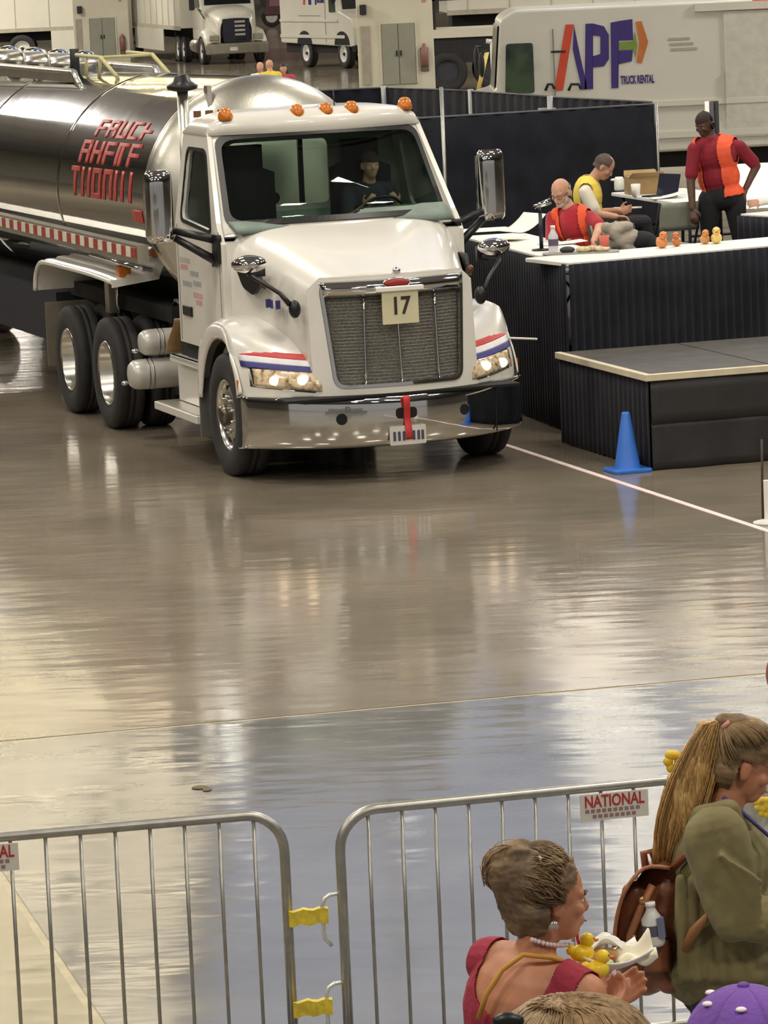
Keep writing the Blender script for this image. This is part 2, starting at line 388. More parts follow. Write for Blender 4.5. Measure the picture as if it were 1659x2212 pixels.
sw.tube([(-.74, .3, 1.99), (-.74, .7, 1.99)], .016, 6); sw.tube([(-.74, .5, 1.99), (-.45, .5, 1.8)], .03, 8)
sw.build('steering_wheel', black, T)
# hood
def nosef(y, z): return (1.165 - .16 * (y / .68) ** 2 - .10 * (z - .72) - .02, y, z)
def hoodf(a, b):
    v = b * 2 - 1
    w_ = 1.02 - .32 * a ** 1.1; zt = 2.02 - .345 * a ** 1.15; zb = 1.05 - .33 * a
    ph = abs(v) * PI / 2
    y = w_ * math.sin(ph) ** .40; z = zb + (zt - zb) * math.cos(ph) ** .24 + .03 * (1 - abs(v)) * (1 - a)
    y = math.copysign(y, v)
    x = -.34 + a * (nosef(y, z)[0] + .345)
    return (x, y, z)
MB().grid(hoodf, 24, 96).build('hood', white, T, solid=.012)
MB().bb((-.36, -1.03, 1.0), (-.26, 1.03, 1.92)).build('firewall', white, T)
# nose with grille opening
no = rpoly([(-.70, .715), (.70, .715), (.70, 1.60), (.62, 1.68), (-.62, 1.68), (-.70, 1.60)], .05)
gi = rpoly([(-.545, .775), (.545, .775), (.615, 1.63), (-.615, 1.63)], .09)
no2 = [(-.70, .72), (0, .690), (.70, .72), (.70, 1.58), (.60, 1.675), (-.60, 1.675), (-.70, 1.58)]
panel(no2, gi, nosef, 3).build('nose_panel', white, T, solid=.03)
g2 = rpoly([(-.52, .80), (.52, .80), (.585, 1.50), (-.585, 1.50)], .07)
gm = mat('grille_mesh', (140, 137, 130), .5, .3, .3, 60, bump=.6, bscale=130)
grille = sheet(gi, lambda a, b: V(nosef(a, b)) - V((.03, 0, 0)), 3).build('grille_mesh', gm, T)
panel(gi, rpoly([(-.52, .80), (.52, .80), (.585, 1.61), (-.585, 1.61)], .08), lambda a, b: V(nosef(a, b)) + V((.012, 0, 0)), 1).build('grille_surround', chrome, T, solid=.03)
crown = MB().grid(lambda a, b: V(nosef((b * 2 - 1) * (.585 + .03 * a), 1.515 + .125 * a)) + V((.02 + .03 * math.sin(PI * a), 0, 0)), 6, 30).build('grille_crown', chrome, T, solid=.01)
for y0, y1 in ((-.30, -.27), (0.0, 0.0), (.33, .34)):
    MB().tube([V(nosef(y0 + (y1 - y0) * k / 6, .80 + .71 * k / 6)) + V((.006, 0, 0)) for k in range(7)], .011, 6).build('grille_bar', chrome, T)
for k in range(26):
    z = .82 + k * .027; hwz = .52 + .065 * (z - .8) / .7
    MB().tube([V(nosef(hwz * (q / 6 * 2 - 1), z)) - V((.012, 0, 0)) for q in range(7)], .0045, 4).build('grille_slat', gm, T)
em = MB().ell(V(nosef(0, 1.605)) + V((.05, 0, 0)), (.018, .11, .035), None, 16).build('emblem', mat('red_enamel', (150, 40, 40), .3), T)
MB().tube([V(nosef(.115 * math.cos(a), 1.605 + .04 * math.sin(a))) + V((.05, 0, 0)) for a in [2 * PI * k / 20 for k in range(21)]], .008, 6).build('emblem_bezel', chrome, em)
MB().ell((1.05, .02, 1.70), (.03, .035, .03)).build('hood_ornament', chrome, T)
# fenders
prof = [(-.74, .60), (-.735, .86), (-.66, 1.06), (-.46, 1.22), (-.15, 1.305), (.18, 1.30), (.46, 1.235), (.70, 1.14), (.86, 1.03), (.955, .92), (.995, .82), (1.005, .715)]
def fs(t, y):                      # |y| 0.55..1.20
    p = spl([(a, b, 0) for a, b in prof], t); x, z = p.x, p.y
    k = max(0, (y - 1.06) / .15); q = 1 - .07 * k * k
    x, z = .08 + (x - .08) * q, .6 + (z - .6) * q
    sw_ = max(0, (y - .60) / .6) ** 1.7
    x -= .46 * sw_ * min(1, max(0, (x - .12) / .7))
    z -= .10 * max(0, (.85 - y) / .3) * 0
    return V((x, y, z))
def fsz(y, z):                     # point on the fender front at height z
    a, b = .70, 1.0
    for _ in range(30):
        m_ = (a + b) / 2
        if fs(m_, y).z > z: a = m_
        else: b = m_
    return fs(a, y)
def fnorm(y, z):
    p = fsz(y, z); a = fsz(y + .01, z) - p; b = fsz(y, z + .01) - p
    n_ = a.cross(b).normalized(); return n_ if n_.x > 0 else -n_
hl_glass = mat('headlight_lens', (236, 214, 180), .12, 0, .5, 22, coat=1, c2=(120, 84, 52), lo=.45, hi=.7)
stripw = mat('white_sticker', (232, 232, 236), .5)
for s in (-1, 1):
    m_ = MB().grid(lambda a, b: fs(a, .50 + .71 * b), 44, 22)
    # outer wall down to the wheel arch
    def wall(a, b):
        p = fs(a, 1.21); ang = math.atan2(p.z - .53, p.x); r = .615
        q = V((r * math.cos(ang), 1.20, .53 + r * math.sin(ang))) if p.z > .66 else V((math.copysign(.62, p.x), 1.2, p.z))
        if p.x > .5: q = V((max(.50, min(p.x, r * math.cos(ang))), 1.19, max(.71, min(p.z, .53 + r * math.sin(ang)))))
        return p.lerp(q, b) + V((0, .012 * math.sin(PI * b), 0))
    m_.grid(wall, 44, 4)
    if s < 0: m_ = mirror_y(m_)
    fd = m_.build('fender', white, T, solid=.012)
    # headlight and the flag-coloured ribbon over it
    def patch(y0, y1, zl, zh, off, mm, nm, par, bul=0.0, th=.004):
        def fn(a, b):
            y = y0 + (y1 - y0) * a; z = zl(a) + (zh(a) - zl(a)) * b
            p = fsz(y, z) + fnorm(y, z) * (off + bul * math.sin(PI * a) * math.sin(PI * b))
            return V((p.x, s * p.y, p.z))
        return MB().grid(fn, 16, 6).build(nm, mm, par, solid=th)
    hl = patch(.64, 1.10, lambda a: .755 + .06 * a, lambda a: .905 + .035 * a, .012, hl_glass, 'headlight', T, .012, .01)
    patch(.625, 1.13, lambda a: .74 + .06 * a, lambda a: .92 + .035 * a, .006, chrome, 'headlight_bezel', hl)
    for y_ in (.77, .96):
        p = fsz(y_, .85) + fnorm(y_, .85) * .024
        MB().ell((p.x, s * p.y, p.z), (.02, .055, .042)).build('bulb_reflector', mat('lit_headlamp', (255, 236, 205), .1, emit=(255, 226, 180), estr=3.0), hl)
    for k, mm in enumerate((blue, stripw, red)):
        patch(.62, 1.16, lambda a, k=k: .893 + .06 * a + .045 * k, lambda a, k=k: .938 + .06 * a + .045 * k, .016, mm, 'ribbon_stripe', T)
    # wheel well lining and side marker
    lw = MB().rings([[(.60 * math.cos(a), s * y_, .53 + .60 * math.sin(a)) for a in [PI * (-.05 + 1.1 * q / 16) for q in range(17)]] for y_ in (.60, 1.15)], False, False).build('wheel_well', asphaltdark, T)
    MB().box((.52, s * 1.215, .80), (.02, .012, .10)).build('side_marker', amber, T)
    # side air vent, lamp, hood mirror
    vm = MB().prism(rpoly([(-.12, 1.72), (.28, 1.73), (.34, 1.62), (.20, 1.50), (.0, 1.56)], .05), .03, frame((0, -s * 0 + s * .955, 0), (1, -.17 * s, 0), (0, 0, 1))).build('side_vent', black, T)
    MB().ell((.33, s * .90, 1.60), (.045, .03, .045)).build('side_turn_lamp', mat('dark_amber_lens', (92, 52, 30), .25), T)
    hm = MB().ell((.50, s * 1.06, 1.79), (.11, .15, .075), Matrix.Rotation(s * .25, 3, 'Z')).build('hood_mirror', chrome, T)
    MB().tube([(.50, s * .95, 1.72), (.52, s * 1.08, 1.715), (.62, s * 1.06, 1.69), (.80, s * .90, 1.56), (.86, s * .84, 1.47)], [.018, .02, .018, .018, .024], 8).build('mirror_arm', black, hm)
    MB().ell((.86, s * .80, 1.43), (.05, .05, .075)).build('mirror_foot', black, hm)
    MB().box((.45, s * .97, 1.74), (.05, .10, .12)).build('mirror_bracket', black, hm)
    # big door mirror: tall chrome shell on two black arms
    ym = -1.505 if s < 0 else 1.445
    dm = MB().rings([[( -.60 + .085 * sc * math.cos(a), ym + .118 * sc * math.copysign(abs(math.sin(a)) ** .6, math.sin(a)), z) for a in [2 * PI * q / 20 for q in range(20)]] for z, sc in ((1.93, .75), (1.96, .97), (2.0, 1), (2.42, 1), (2.50, .97), (2.535, .75))]).build('door_mirror', chrome, T)
    MB().box((-.69, ym, 2.23), (.02, .2, .5)).build('mirror_glass', mat('mirror_glass', (120, 124, 128), .04, 1), dm)
    a_ = MB().tube([(-.60, s * 1.38, 2.02), (-.42, s * 1.05, 1.93)], [.03, .04], 8); a_.tube([(-.60, s * 1.38, 1.96), (-.42, s * 1.05, 1.74)], [.03, .04], 8)
    a_.prism(rpoly([(-.50, 1.70), (-.30, 1.74), (-.30, 1.98), (-.44, 1.98)], .03), .04, frame((0, s * 1.06, 0), (1, 0, 0), (0, 0, 1)))
    a_.build('mirror_arm', black, dm)
    MB().ell((-.60, ym + s * .02, 1.98), (.06, .07, .06)).build('convex_mirror', chrome, dm)
# lettering under the vent
for k in range(6):
    if k != 3: MB().box((.46 + k * .05, -.915 + k * .006, 1.455 + (.006 if k % 2 else 0)), (.034, .012, .07)).build('model_lettering', blue, T)
# bumper
def bumpf(a, b):
    y = (a * 2 - 1) * 1.215; sec = [(-.13, .700), (-.03, .712), (.0, .700), (.012, .60), (.014, .47), (.0, .36), (-.035, .30), (-.14, .285)]
    p = spl([(q[0], q[1], 0) for q in sec], b)
    return (1.19 - .60 * (abs(y) / 1.215) ** 2.6 + p.x, y, p.y - .02 * (1 - abs(y)) * (1 if b < .3 else 0))
bump_ = MB().grid(bumpf, 56, 18).build('bumper', chrome, T, solid=.01)
def bx(y): return 1.19 - .60 * (abs(y) / 1.215) ** 2.6 + .018
for y, r in ((-.53, .047), (.52, .045)):
    MB().lathe([(r, 0), (r, .006)], 20, frame((bx(y), y, .535), (-.4 * y, 1, 0), (0, 0, 1))).build('tow_hole', asphaltdark, bump_)
MB().prism(rpoly([(-.09, -.045), (.09, -.045), (.09, .045), (-.09, .045)], .04), .006, frame((bx(0), 0, .555), (0, 1, 0), (0, 0, 1))).build('tow_slot', asphaltdark, bump_)
for y in (.86,): MB().bb((bx(y) - .01, y - .004, .31), (bx(y) + .004, y + .004, .69)).build('bumper_seam', black, bump_)
lp = MB().prism(rpoly([(-.155, -.078), (.155, -.078), (.155, .078), (-.155, .078)], .015), .006, frame((bx(0) + .012, 0, .375), (0, 1, 0), (0, 0, 1))).build('licence_plate', mat('plate_white', (214, 212, 206), .4), T)
for k, x_ in enumerate((-.115, -.075, -.035, .05, .09, .125)):
    MB().box((bx(0) + .02, x_, .37), (.004, .022, .075)).build('plate_mark', mat('plate_ink', (74, 74, 96), .5), lp)
MB().bb((bx(0) - .02, -1.0, .72), (bx(0) - .3, 1.0, .70)).build('bumper_gap_shade', asphaltdark, T)  # dark sheet stands for the shade in the gap above the bumper
# roof marker lamps
for y in (-.78, -.18, .075, .31, .83):
    x_ = -.86 - .2 * y * y
    b_ = MB().rings([[(x_ + .075 * sc * math.cos(a), y + .058 * sc * math.sin(a), z) for a in [2 * PI * q / 14 for q in range(14)]] for z, sc in ((2.90, 1.1), (2.935, 1.1), (2.965, .95), (2.995, .7), (3.005, .35))]).build('roof_marker_lamp', amber, T)
MB().tube([(-1.0, .2, 2.93), (-1.02, .2, 3.10)], .006, 5).build('antenna', black, T)
# chassis, steps, tanks behind the cab
ch = MB().bb((-6.3, -.42, .62), (.9, -.30, .90)); ch.bb((-6.3, .30, .62), (.9, .42, .90))
for x_ in (-.1, -2.2, -3.2, -4.6, -6.2): ch.bb((x_ - .08, -.4, .64), (x_ + .08, .4, .86))
ch.build('chassis_frame', dark, T)
MB().bb((-.3, -.75, .55), (.8, .75, .95)).build('engine_block', dark, T)
MB().box((.1, 0, .42), (.16, 1.7, .14)).build('front_axle', dark, T)
for x_ in (-3.9, -5.35):
    a_ = MB().tube([(x_, -.95, .51), (x_, .95, .51)], .07, 10); a_.ell((x_, 0, .51), (.22, .2, .22)); a_.build('drive_axle', dark, T)
bluecan = mat('blue_air_chamber', (40, 58, 112), .5)
for s in (-1, 1):
    MB().tube([(-4.55, s * .62, .98), (-4.55, s * .45, 1.02)], .10, 12).build('air_chamber', bluecan, T)
    MB().tube([(-3.05, s * .70, .98), (-3.05, s * .45, .98)], .13, 14).build('air_bag', black, T)
    MB().tube([(-3.12, s * .75, 1.16), (-3.0, s * .75, 1.22), (-2.7, s * .75, 1.20)], .022, 8).build('grab_rail', chrome, T)
    st_ = MB().prism([(-1.95, .78), (-.72, .78), (-.72, .44), (-1.95, .44)], .02, frame((0, s * 1.03, 0), (1, 0, 0), (0, 0, 1)))
    st_.bb((-2.02, s * .85, .78), (-.70, s * 1.10, .84)); st_.bb((-2.02, s * 1.05, .84), (-.70, s * 1.10, .80))
    st_.bb((-2.10, s * .95, .36), (-.72, s * 1.24, .43))
    so_ = st_.build('step_fairing', white, T, bevel=.012)
    MB().bb((-2.06, s * 1.0, .43), (-.76, s * 1.22, .436)).build('step_tread', brushed, so_)
    MB().bb((-1.95, s * .62, .42), (-.72, s * 1.01, .95)).build('battery_box', dark, T)
    MB().grid(lambda a, b: (-2.02 - .16 * math.cos(PI * .9 * a), s * (.86 + .22 * b), .84 + .32 * a), 10, 3).build('heat_shield', mat('tan_heat_shield', (152, 122, 84), .6), T, solid=.012)
    MB().box((-.70, s * 1.13, .50), (.03, .16, .5)).build('front_mud_flap', mat('grey_mud_flap', (104, 104, 102), .7), T)
    for (z, y0, y1, r) in ((.885, 1.19, .62, .118), (.605, 1.30, .66, .135)):
        at_ = MB().lathe([(.02, 0), (r * .72, .012), (r * .95, .05), (r, .10), (r, y0 - y1 - .06), (r * .8, y0 - y1)], 22, frame((-2.72, s * y0, z), (s, 0, 0), (0, 0, 1))).build('air_tank', mat('silver_tank_paint', (206, 204, 198), .35, .25), T)
        for yy in (.16, .20): MB().lathe([(r + .004, 0), (r + .004, .012)], 22, frame((-2.72, s * (y0 - yy), z), (s, 0, 0), (0, 0, 1))).build('tank_strap', steel, at_)
        MB().ell((-2.74, s * (y0 + .03), z - .07), (.03, .035, .022)).build('drain_valve', chrome, at_)
    MB().bb((-3.3, s * .55, .35), (-2.3, s * .75, 1.05)).build('equipment_box', dark, T)
# deck fender over the drive wheels: ribbed white panel with a rolled rear edge
deckm = white
for s in (-1, 1):
    def df(a, b):
        L_ = [(-3.40, 1.385), (-4.2, 1.405), (-5.2, 1.405), (-6.0, 1.40), (-6.25, 1.36), (-6.40, 1.25), (-6.46, 1.10)]
        p = spl([(q[0], q[1], 0) for q in L_], a); y = .42 + .81 * b
        rib = .014 * (1 if (b * 6.2) % 1 > .55 and .06 < b < .95 and a < .62 else 0) + .12 * (1 - b) * (1 if a < .6 else max(0, 1 - (a - .6) * 4))
        return (p.x, s * y, p.y + rib)
    dk = MB().grid(df, 26, 48, smooth=False).build('drive_fender', deckm, T, solid=.02)
    MB().tube([df(k / 20, 1.0) for k in range(21)], .024, 8).build('fender_edge', white, dk)
    MB().add([(-3.40 + dx, s * y, z) for dx in (-.02, .02) for y, z in ((.42, 1.43), (1.235, 1.335), (1.235, 1.40), (.42, 1.52))], [(0, 1, 2, 3), (7, 6, 5, 4), (0, 4, 5, 1), (1, 5, 6, 2), (2, 6, 7, 3), (3, 7, 4, 0)]).build('fender_front_lip', white, dk)
    MB().bb((-3.62, s * 1.02, 1.41), (-3.50, s * 1.14, 1.52)).build('amber_side_lamp', amber, dk, bevel=.015)
    for x_ in (-4.62,): MB().bb((x_ - .08, s * .9, 1.0), (x_ + .08, s * .98, 1.40)).build('fender_bracket', brushed, dk)
    MB().tube([(-4.35, s * .95, 1.39), (-4.33, s * .95, 1.15), (-4.4, s * .93, 1.02)], .018, 6).build('fender_stay', chrome, dk)
    MB().box((-6.05, s * .98, .70), (.02, .52, .62)).build('rear_mud_flap', mat('brown_mud_flap', (112, 106, 92), .8), T)
# vertical stack with a black cap behind the cab
sk = MB().tube([(-2.02, -.86, 1.2), (-2.02, -.86, 3.14)], .05, 14).build('air_stack', brushed, T)
MB().lathe([(.05, 0), (.13, .02), (.14, .05), (.08, .09), (.06, .14), (.02, .15)], 16, Matrix.Translation((-2.02, -.86, 3.12))).build('stack_cap', black, sk)
# wheels
def tyre(mb_w, R=.512, ri=.30, n=40):
    w2 = mb_w / 2
    return MB().lathe([(ri, -w2 * .85), (ri + .04, -w2 * .98), (R - .06, -w2), (R - .012, -w2 * .86), (R, -w2 * .7), (R, -w2 * .25), (R - .012, -w2 * .22), (R - .012, -w2 * .15), (R, -w2 * .12), (R, w2 * .12), (R - .012, w2 * .15), (R - .012, w2 * .22), (R, w2 * .25), (R, w2 * .7), (R - .012, w2 * .86), (R - .06, w2), (ri + .04, w2 * .98), (ri, w2 * .85)], n, caps=False)
def wheel(root, x, y, s, kind, R=.512, m_rim=None, name='wheel'):
    yw = y * s
    Mx = frame((x, yw, R), (1, 0, 0), (0, 0, 1)) if s < 0 else frame((x, yw, R), (-1, 0, 0), (0, 0, 1))   # +z of the part points outward
    k = R / .512; m_ = m_rim or alum
    def put(mb, nm, mm, par):
        mb.v = [tuple(Mx @ V(p)) for p in mb.v]; return mb.build(nm, mm, par)
    if kind == 'front':
        tb = tyre(.29, R, .30 * k); ty = put(tb, 'tire', rubber, root)
        put(MB().lathe([(.305 * k, -.14), (.305 * k, .10), (.295 * k, .125), (.28 * k, .11), (.265 * k, .07), (.18 * k, .095), (.14 * k, .10), (.13 * k, .105), (.01, .105)], 36), 'rim', m_, ty)
        for q in range(10):
            a = 2 * PI * q / 10; put(MB().lathe([(.026 * k, .0), (.026 * k, .004)], 10, frame((.225 * k * math.cos(a), .225 * k * math.sin(a), .083), (1, 0, 0), (0, 1, 0))), 'hand_hole', asphaltdark, ty)
            b = a + PI / 10; put(MB().lathe([(.014, 0), (.012, .03)], 6, frame((.15 * k * math.cos(b), .15 * k * math.sin(b), .098), (1, 0, 0), (0, 1, 0))), 'lug_nut', chrome, ty)
        put(MB().lathe([(.09 * k, .10), (.085 * k, .16), (.06 * k, .185), (.01, .19)], 20), 'hub_cap', mat('oily_hub', (112, 104, 92), .3, .8, .3, 30), ty)
    else:
        tb = tyre(.27, R, .295 * k)
        t2 = tyre(.27, R, .295 * k); t2.v = [(a, b, c - .33) for a, b, c in t2.v]
        ty = put(tb, 'tire', rubber, root); put(t2, 'inner_tire', rubber, ty)
        put(MB().lathe([(.30 * k, -.13), (.30 * k, .115), (.29 * k, .13), (.275 * k, .11), (.265 * k, -.02), (.235 * k, -.06), (.15 * k, -.075), (.13 * k, -.03), (.12 * k, .02), (.01, .03)], 36), 'rim', m_, ty)
        for q in range(10):
            a = 2 * PI * q / 10; put(MB().lathe([(.022 * k, .0), (.022 * k, .004)], 8, frame((.20 * k * math.cos(a), .20 * k * math.sin(a), -.066), (1, 0, 0), (0, 1, 0))), 'hand_hole', asphaltdark, ty)
    return ty
for s in (-1, 1):
    wheel(T, 0, 1.055, s, 'front')
    for x_ in (-3.9, -5.35): wheel(T, x_, 1.085, s, 'rear')

# red strap and number board hung on the truck
strap = MB().grid(lambda a, b: (bx(0) + .022 + .012 * math.sin(9 * a), -.005 + .028 * (b - .5) * 2 + .012 * a, .70 - .36 * a), 14, 4)
strap.v = [tuple(TM @ V(p)) for p in strap.v]
tag(strap.build('strap', red, solid=.004), 'red ribbon strap hanging over the chrome bumper and licence plate', 'strap')
nb = thing('number_board', 'cream board reading 17 clamped to the front of the grille', 'sign', TM @ V((1.17, 0, 1.28)), TRZ)
MB().box((.0, 0, .135), (.014, .31, .275)).build('board', mat('cream_board', (214, 208, 176), .6, 0, .03), nb, bevel=.004)
MB().box((.004, 0, .285), (.05, .40, .04)).build('clamp_bar', paper, nb, bevel=.008)
text('digits', '17', .20, mat('brown_ink', (52, 46, 38), .7), nb, frame((.010, .0, .14), (0, 1, 0), (0, 0, 1)), .002, .004, sx=.85)

# ---------------------------------------------------------------- the tank trailer
GY = math.radians(18.2)
G = thing('tank_trailer', 'polished steel tank trailer with red lettering and red-white reflective tape', 'trailer', TO, GY - PI / 2)
RT_, ZC, X0, X1 = 1.065, 2.13, -2.62, -14.0
def cyl(x, a, off=0.0): return V((x, -(RT_ + off) * math.sin(a), ZC + .013 * (x - X0) + (RT_ + off) * math.cos(a)))    # a=0 top, + toward the near (right-hand) side
MB().rings([[cyl(x, 2 * PI * k / 72) for k in range(72)] for x in [X0 + (X1 - X0) * q / 12 for q in range(13)]], True, False).build('tank_shell', polish, G)
hd = [(1.0, 0), (1.012, .02), (1.0, .06), (.94, .14), (.80, .25), (.6, .33), (.35, .38), (.05, .40)]
MB().lathe([(RT_ * r, h) for r, h in hd], 64, frame((X0, 0, ZC), (0, 1, 0), (0, 0, 1)), caps=False).build('front_head', brushed, G)
MB().lathe([(RT_ * r, h) for r, h in hd], 64, frame((X1, 0, ZC), (0, -1, 0), (0, 0, 1)), caps=False).build('rear_head', brushed, G)
for x in (X0 - .02, -5.8, -9.2): MB().rings([[cyl(x + dx, 2 * PI * k / 64, of) for k in range(64)] for dx, of in ((0, 0), (-.02, .008), (-.05, .008), (-.07, 0))], True, False).build('tank_seam', polish if x != X0 - .02 else brushed, G)
# stencilled print on the head, only its upper edge clears the cab roof
prn = mat('brown_stencil', (120, 84, 52), .6)
for y, w_ in ((-.62, .07), (-.52, .07), (-.42, .06), (-.16, .05), (-.09, .04), (-.03, .05), (.04, .04)):
    MB().box((X0 + .345 - .30 * (y * y), y, 2.90), (.01, w_, .06)).build('head_print', prn, G)
MB().bb((X0 + .06, -.50, 2.72), (X0 + .17, -.46, 3.14)).build('head_bracket', brushed, G)
# red lettering wrapped on the near side: three rows of tall condensed strokes
redm = mat('red_vinyl_lettering', (176, 66, 60), .5)
def stroke(x0, x1, a0, a1):
    MB().grid(lambda a, b: cyl(x0 + (x1 - x0) * a, a0 + (a1 - a0) * b, .004), 3, 8).build('letter_stroke', redm, G, solid=.003)
A = math.radians
LX = -2.98
def row(letters, x, a0, a1, sp, wd):
    for ltr in reversed(letters):
        am = (a0 + a1) / 2; t = .17 * (a1 - a0)
        for q in ltr.translate(str.maketrans('lr', 'rl')):
            if q == 'l': stroke(x, x - wd * .28, a0, a1)
            if q == 'r': stroke(x - wd * .72, x - wd, a0, a1)
            if q == 'c': stroke(x - wd * .36, x - wd * .64, a0, a1)
            if q == 't': stroke(x, x - wd, a0, a0 + t)
            if q == 'm': stroke(x, x - wd, am - t / 2, am + t / 2)
            if q == 'b': stroke(x, x - wd, a1 - t, a1)
        x -= sp
row(['ltm', 'ltrm', 'lrb', 'ltb', 'lm'], LX + .0, A(50), A(60), .40, .32)
row(['lrtm', 'lrm', 'lmt', 'tcl', 'lmt'], LX - .08, A(62), A(74), .43, .36)
row(['tc', 'lr', 'lrtb', 'lrt', 'lr', 'c'], LX - .02, A(76), A(91), .40, .32)
stroke(-2.78, -3.12, A(94), A(100))
# side rail with reflective tape
rail = MB().bb((X0 - .02, -1.165, 1.60), (X1 + .4, -1.06, 1.76)); rail.bb((X0 - .02, 1.06, 1.60), (X1 + .4, 1.165, 1.76))
rl = rail.build('side_rail', brushed, G)
tw, tr_ = mat('white_reflector', (226, 222, 212), .4), mat('red_reflector', (164, 62, 52), .4)
for k in range(60):
    x = X0 - .06 - k * .165
    for s in (-1, 1): MB().bb((x, s * 1.166, 1.645), (x - .16, s * 1.172, 1.735)).build('reflective_tape', tr_ if k % 2 == 0 else tw, rl)
ap = MB().grid(lambda a, b: (X0 - .1 + (X1 - X0 + .5) * a, -.66 + .02 * b, 1.70 - .26 * b), 1, 3); ap.grid(lambda a, b: (X0 - .1 + (X1 - X0 + .5) * a, .66 - .02 * b, 1.70 - .26 * b), 1, 3)
ap.build('lower_apron', mat('pale_apron_paint', (206, 202, 188), .4), G, solid=.02)
MB().tube([(X0 + .05, -1.16, 1.56), (X0 - 1.7, -1.16, 1.58)], .02, 8).build('hand_bar', chrome, G)
MB().bb((X0 - .3, -.8, 1.02), (X1 + .5, .8, 1.16)).build('trailer_frame', dark, G)
MB().bb((-7.1, -.75, .25), (-6.8, -.65, 1.1)).bb((-7.1, .65, .25), (-6.8, .75, 1.1)).box((-6.95, -.7, .05), (.35, .25, .1)).box((-6.95, .7, .05), (.35, .25, .1)).bb((-7.0, -.7, .10), (-6.9, -.6, .3)).bb((-7.0, .6, .10), (-6.9, .7, .3)).build('landing_gear', dark, G)
MB().bb((-9.4, -.95, .55), (-6.6, -.6, 1.05)).build('hose_cabinet', mat('dark_blue_cabinet', (30, 32, 46), .6), G)
# fittings on the tank top
walk = MB()
for s in (-1, 1): walk.tube([(-7.3, s * .42, 3.12), (-7.5, s * .42, 3.24), (-13.4, s * .42, 3.24), (-13.6, s * .42, 3.12)], .035, 8); walk.bb((-13.6, s * .42 - .02, 3.14), (-7.5, s * .42 + .02, 3.24))
walk.build('overturn_rail', brushed, G).location.z = -.09
for x, r in ((-8.9, .25), (-10.0, .26), (-11.1, .25), (-12.3, .25)):
    h = MB().lathe([(r, 3.18), (r, 3.27), (r + .03, 3.28), (r + .03, 3.31), (r * .8, 3.37), (.02, 3.39)], 22, Matrix.Translation((x, -.02, 0))).build('hatch', brushed, G); h.location.z = -.10
    MB().tube([(x + .3, -.12, 3.2), (x + .3, -.12, 3.36), (x + .1, -.12, 3.41)], .018, 6).build('hatch_lever', steel, h)
    MB().lathe([(.09, 3.2), (.09, 3.34), (.11, 3.35), (.11, 3.39), (.03, 3.42)], 12, Matrix.Translation((x - .5, .18, 0))).build('vent', polish, G).location.z = -.11
MB().tube([(-8.3, -.2, 3.2), (-8.3, -.2, 3.46)], .05, 8).build('vent_pipe', dark, G).location.z = -.10
yel = mat('pale_yellow_rail', (186, 178, 128), .6)
gr = MB().tube([(-6.35, -.28, 3.2), (-6.95, -.28, 3.38), (-7.9, -.28, 3.39)], .022, 6); gr.tube([(-6.35, .25, 3.2), (-6.95, .25, 3.38), (-7.9, .25, 3.39)], .022, 6)
gr.tube([(-6.95, -.28, 3.38), (-6.95, .25, 3.38)], .018, 6); gr.tube([(-6.95, -.28, 3.38), (-7.05, -.28, 3.18)], .018, 6); gr.tube([(-7.5, -.28, 3.39), (-7.55, -.28, 3.18)], .018, 6)
gr.build('ladder_rail', yel, G).location.z = -.08
for s in (-1, 1):
    for x_ in (-12.2, -13.5): wheel(G, x_, 1.085, s, 'rear')
for x_ in (-12.2, -13.5): MB().tube([(x_, -.95, .51), (x_, .95, .51)], .07, 8).build('trailer_axle', dark, G)
MB().bb((-13.9, -.5, .5), (-11.8, .5, 1.05)).build('bogie_frame', dark, G)

# ---------------------------------------------------------------- people: one continuous remeshed body each
def cap(p0, p1, r0, r1, mi, flat=None): return ('c', V(p0), V(p1), r0, r1, mi, flat)
def elp(c, r, R, mi): return ('e', V(c), V(r), R, None, mi, None)
def raw(prims, grow=0.0):
    mb = MB()
    for k, a, b, r0, r1, mi, flat in prims:
        if k == 'e': mb.ell(a, (b.x + grow, b.y + grow, b.z + grow), r0, 18)
        else:
            d = (b - a); L_ = max(d.length, 1e-4); dn = d / L_; x, y, _ = basis(dn)
            rs = []
            r0g, r1g = r0 + grow, r1 + grow
            for q in range(1, 5): t = PI / 2 * q / 5; rs.append((-r0g * math.cos(t), r0g * math.sin(t)))
            for q in range(5): rs.append((L_ * q / 4, r0g + (r1g - r0g) * q / 4))
            for q in range(1, 5): t = PI / 2 * q / 5; rs.append((L_ + r1g * math.sin(t), r1g * math.cos(t)))
            rings = []
            for h, rr in rs:
                ring = []
                for j in range(14):
                    o = (x * math.cos(2 * PI * j / 14) + y * math.sin(2 * PI * j / 14)) * rr
                    if flat: ax = V(flat[0]); o = o + ax * (o.dot(ax) * (flat[1] - 1))
                    ring.append(a + dn * h + o)
                rings.append(ring)
            mb.rings(rings, True, True, True)
    return mb
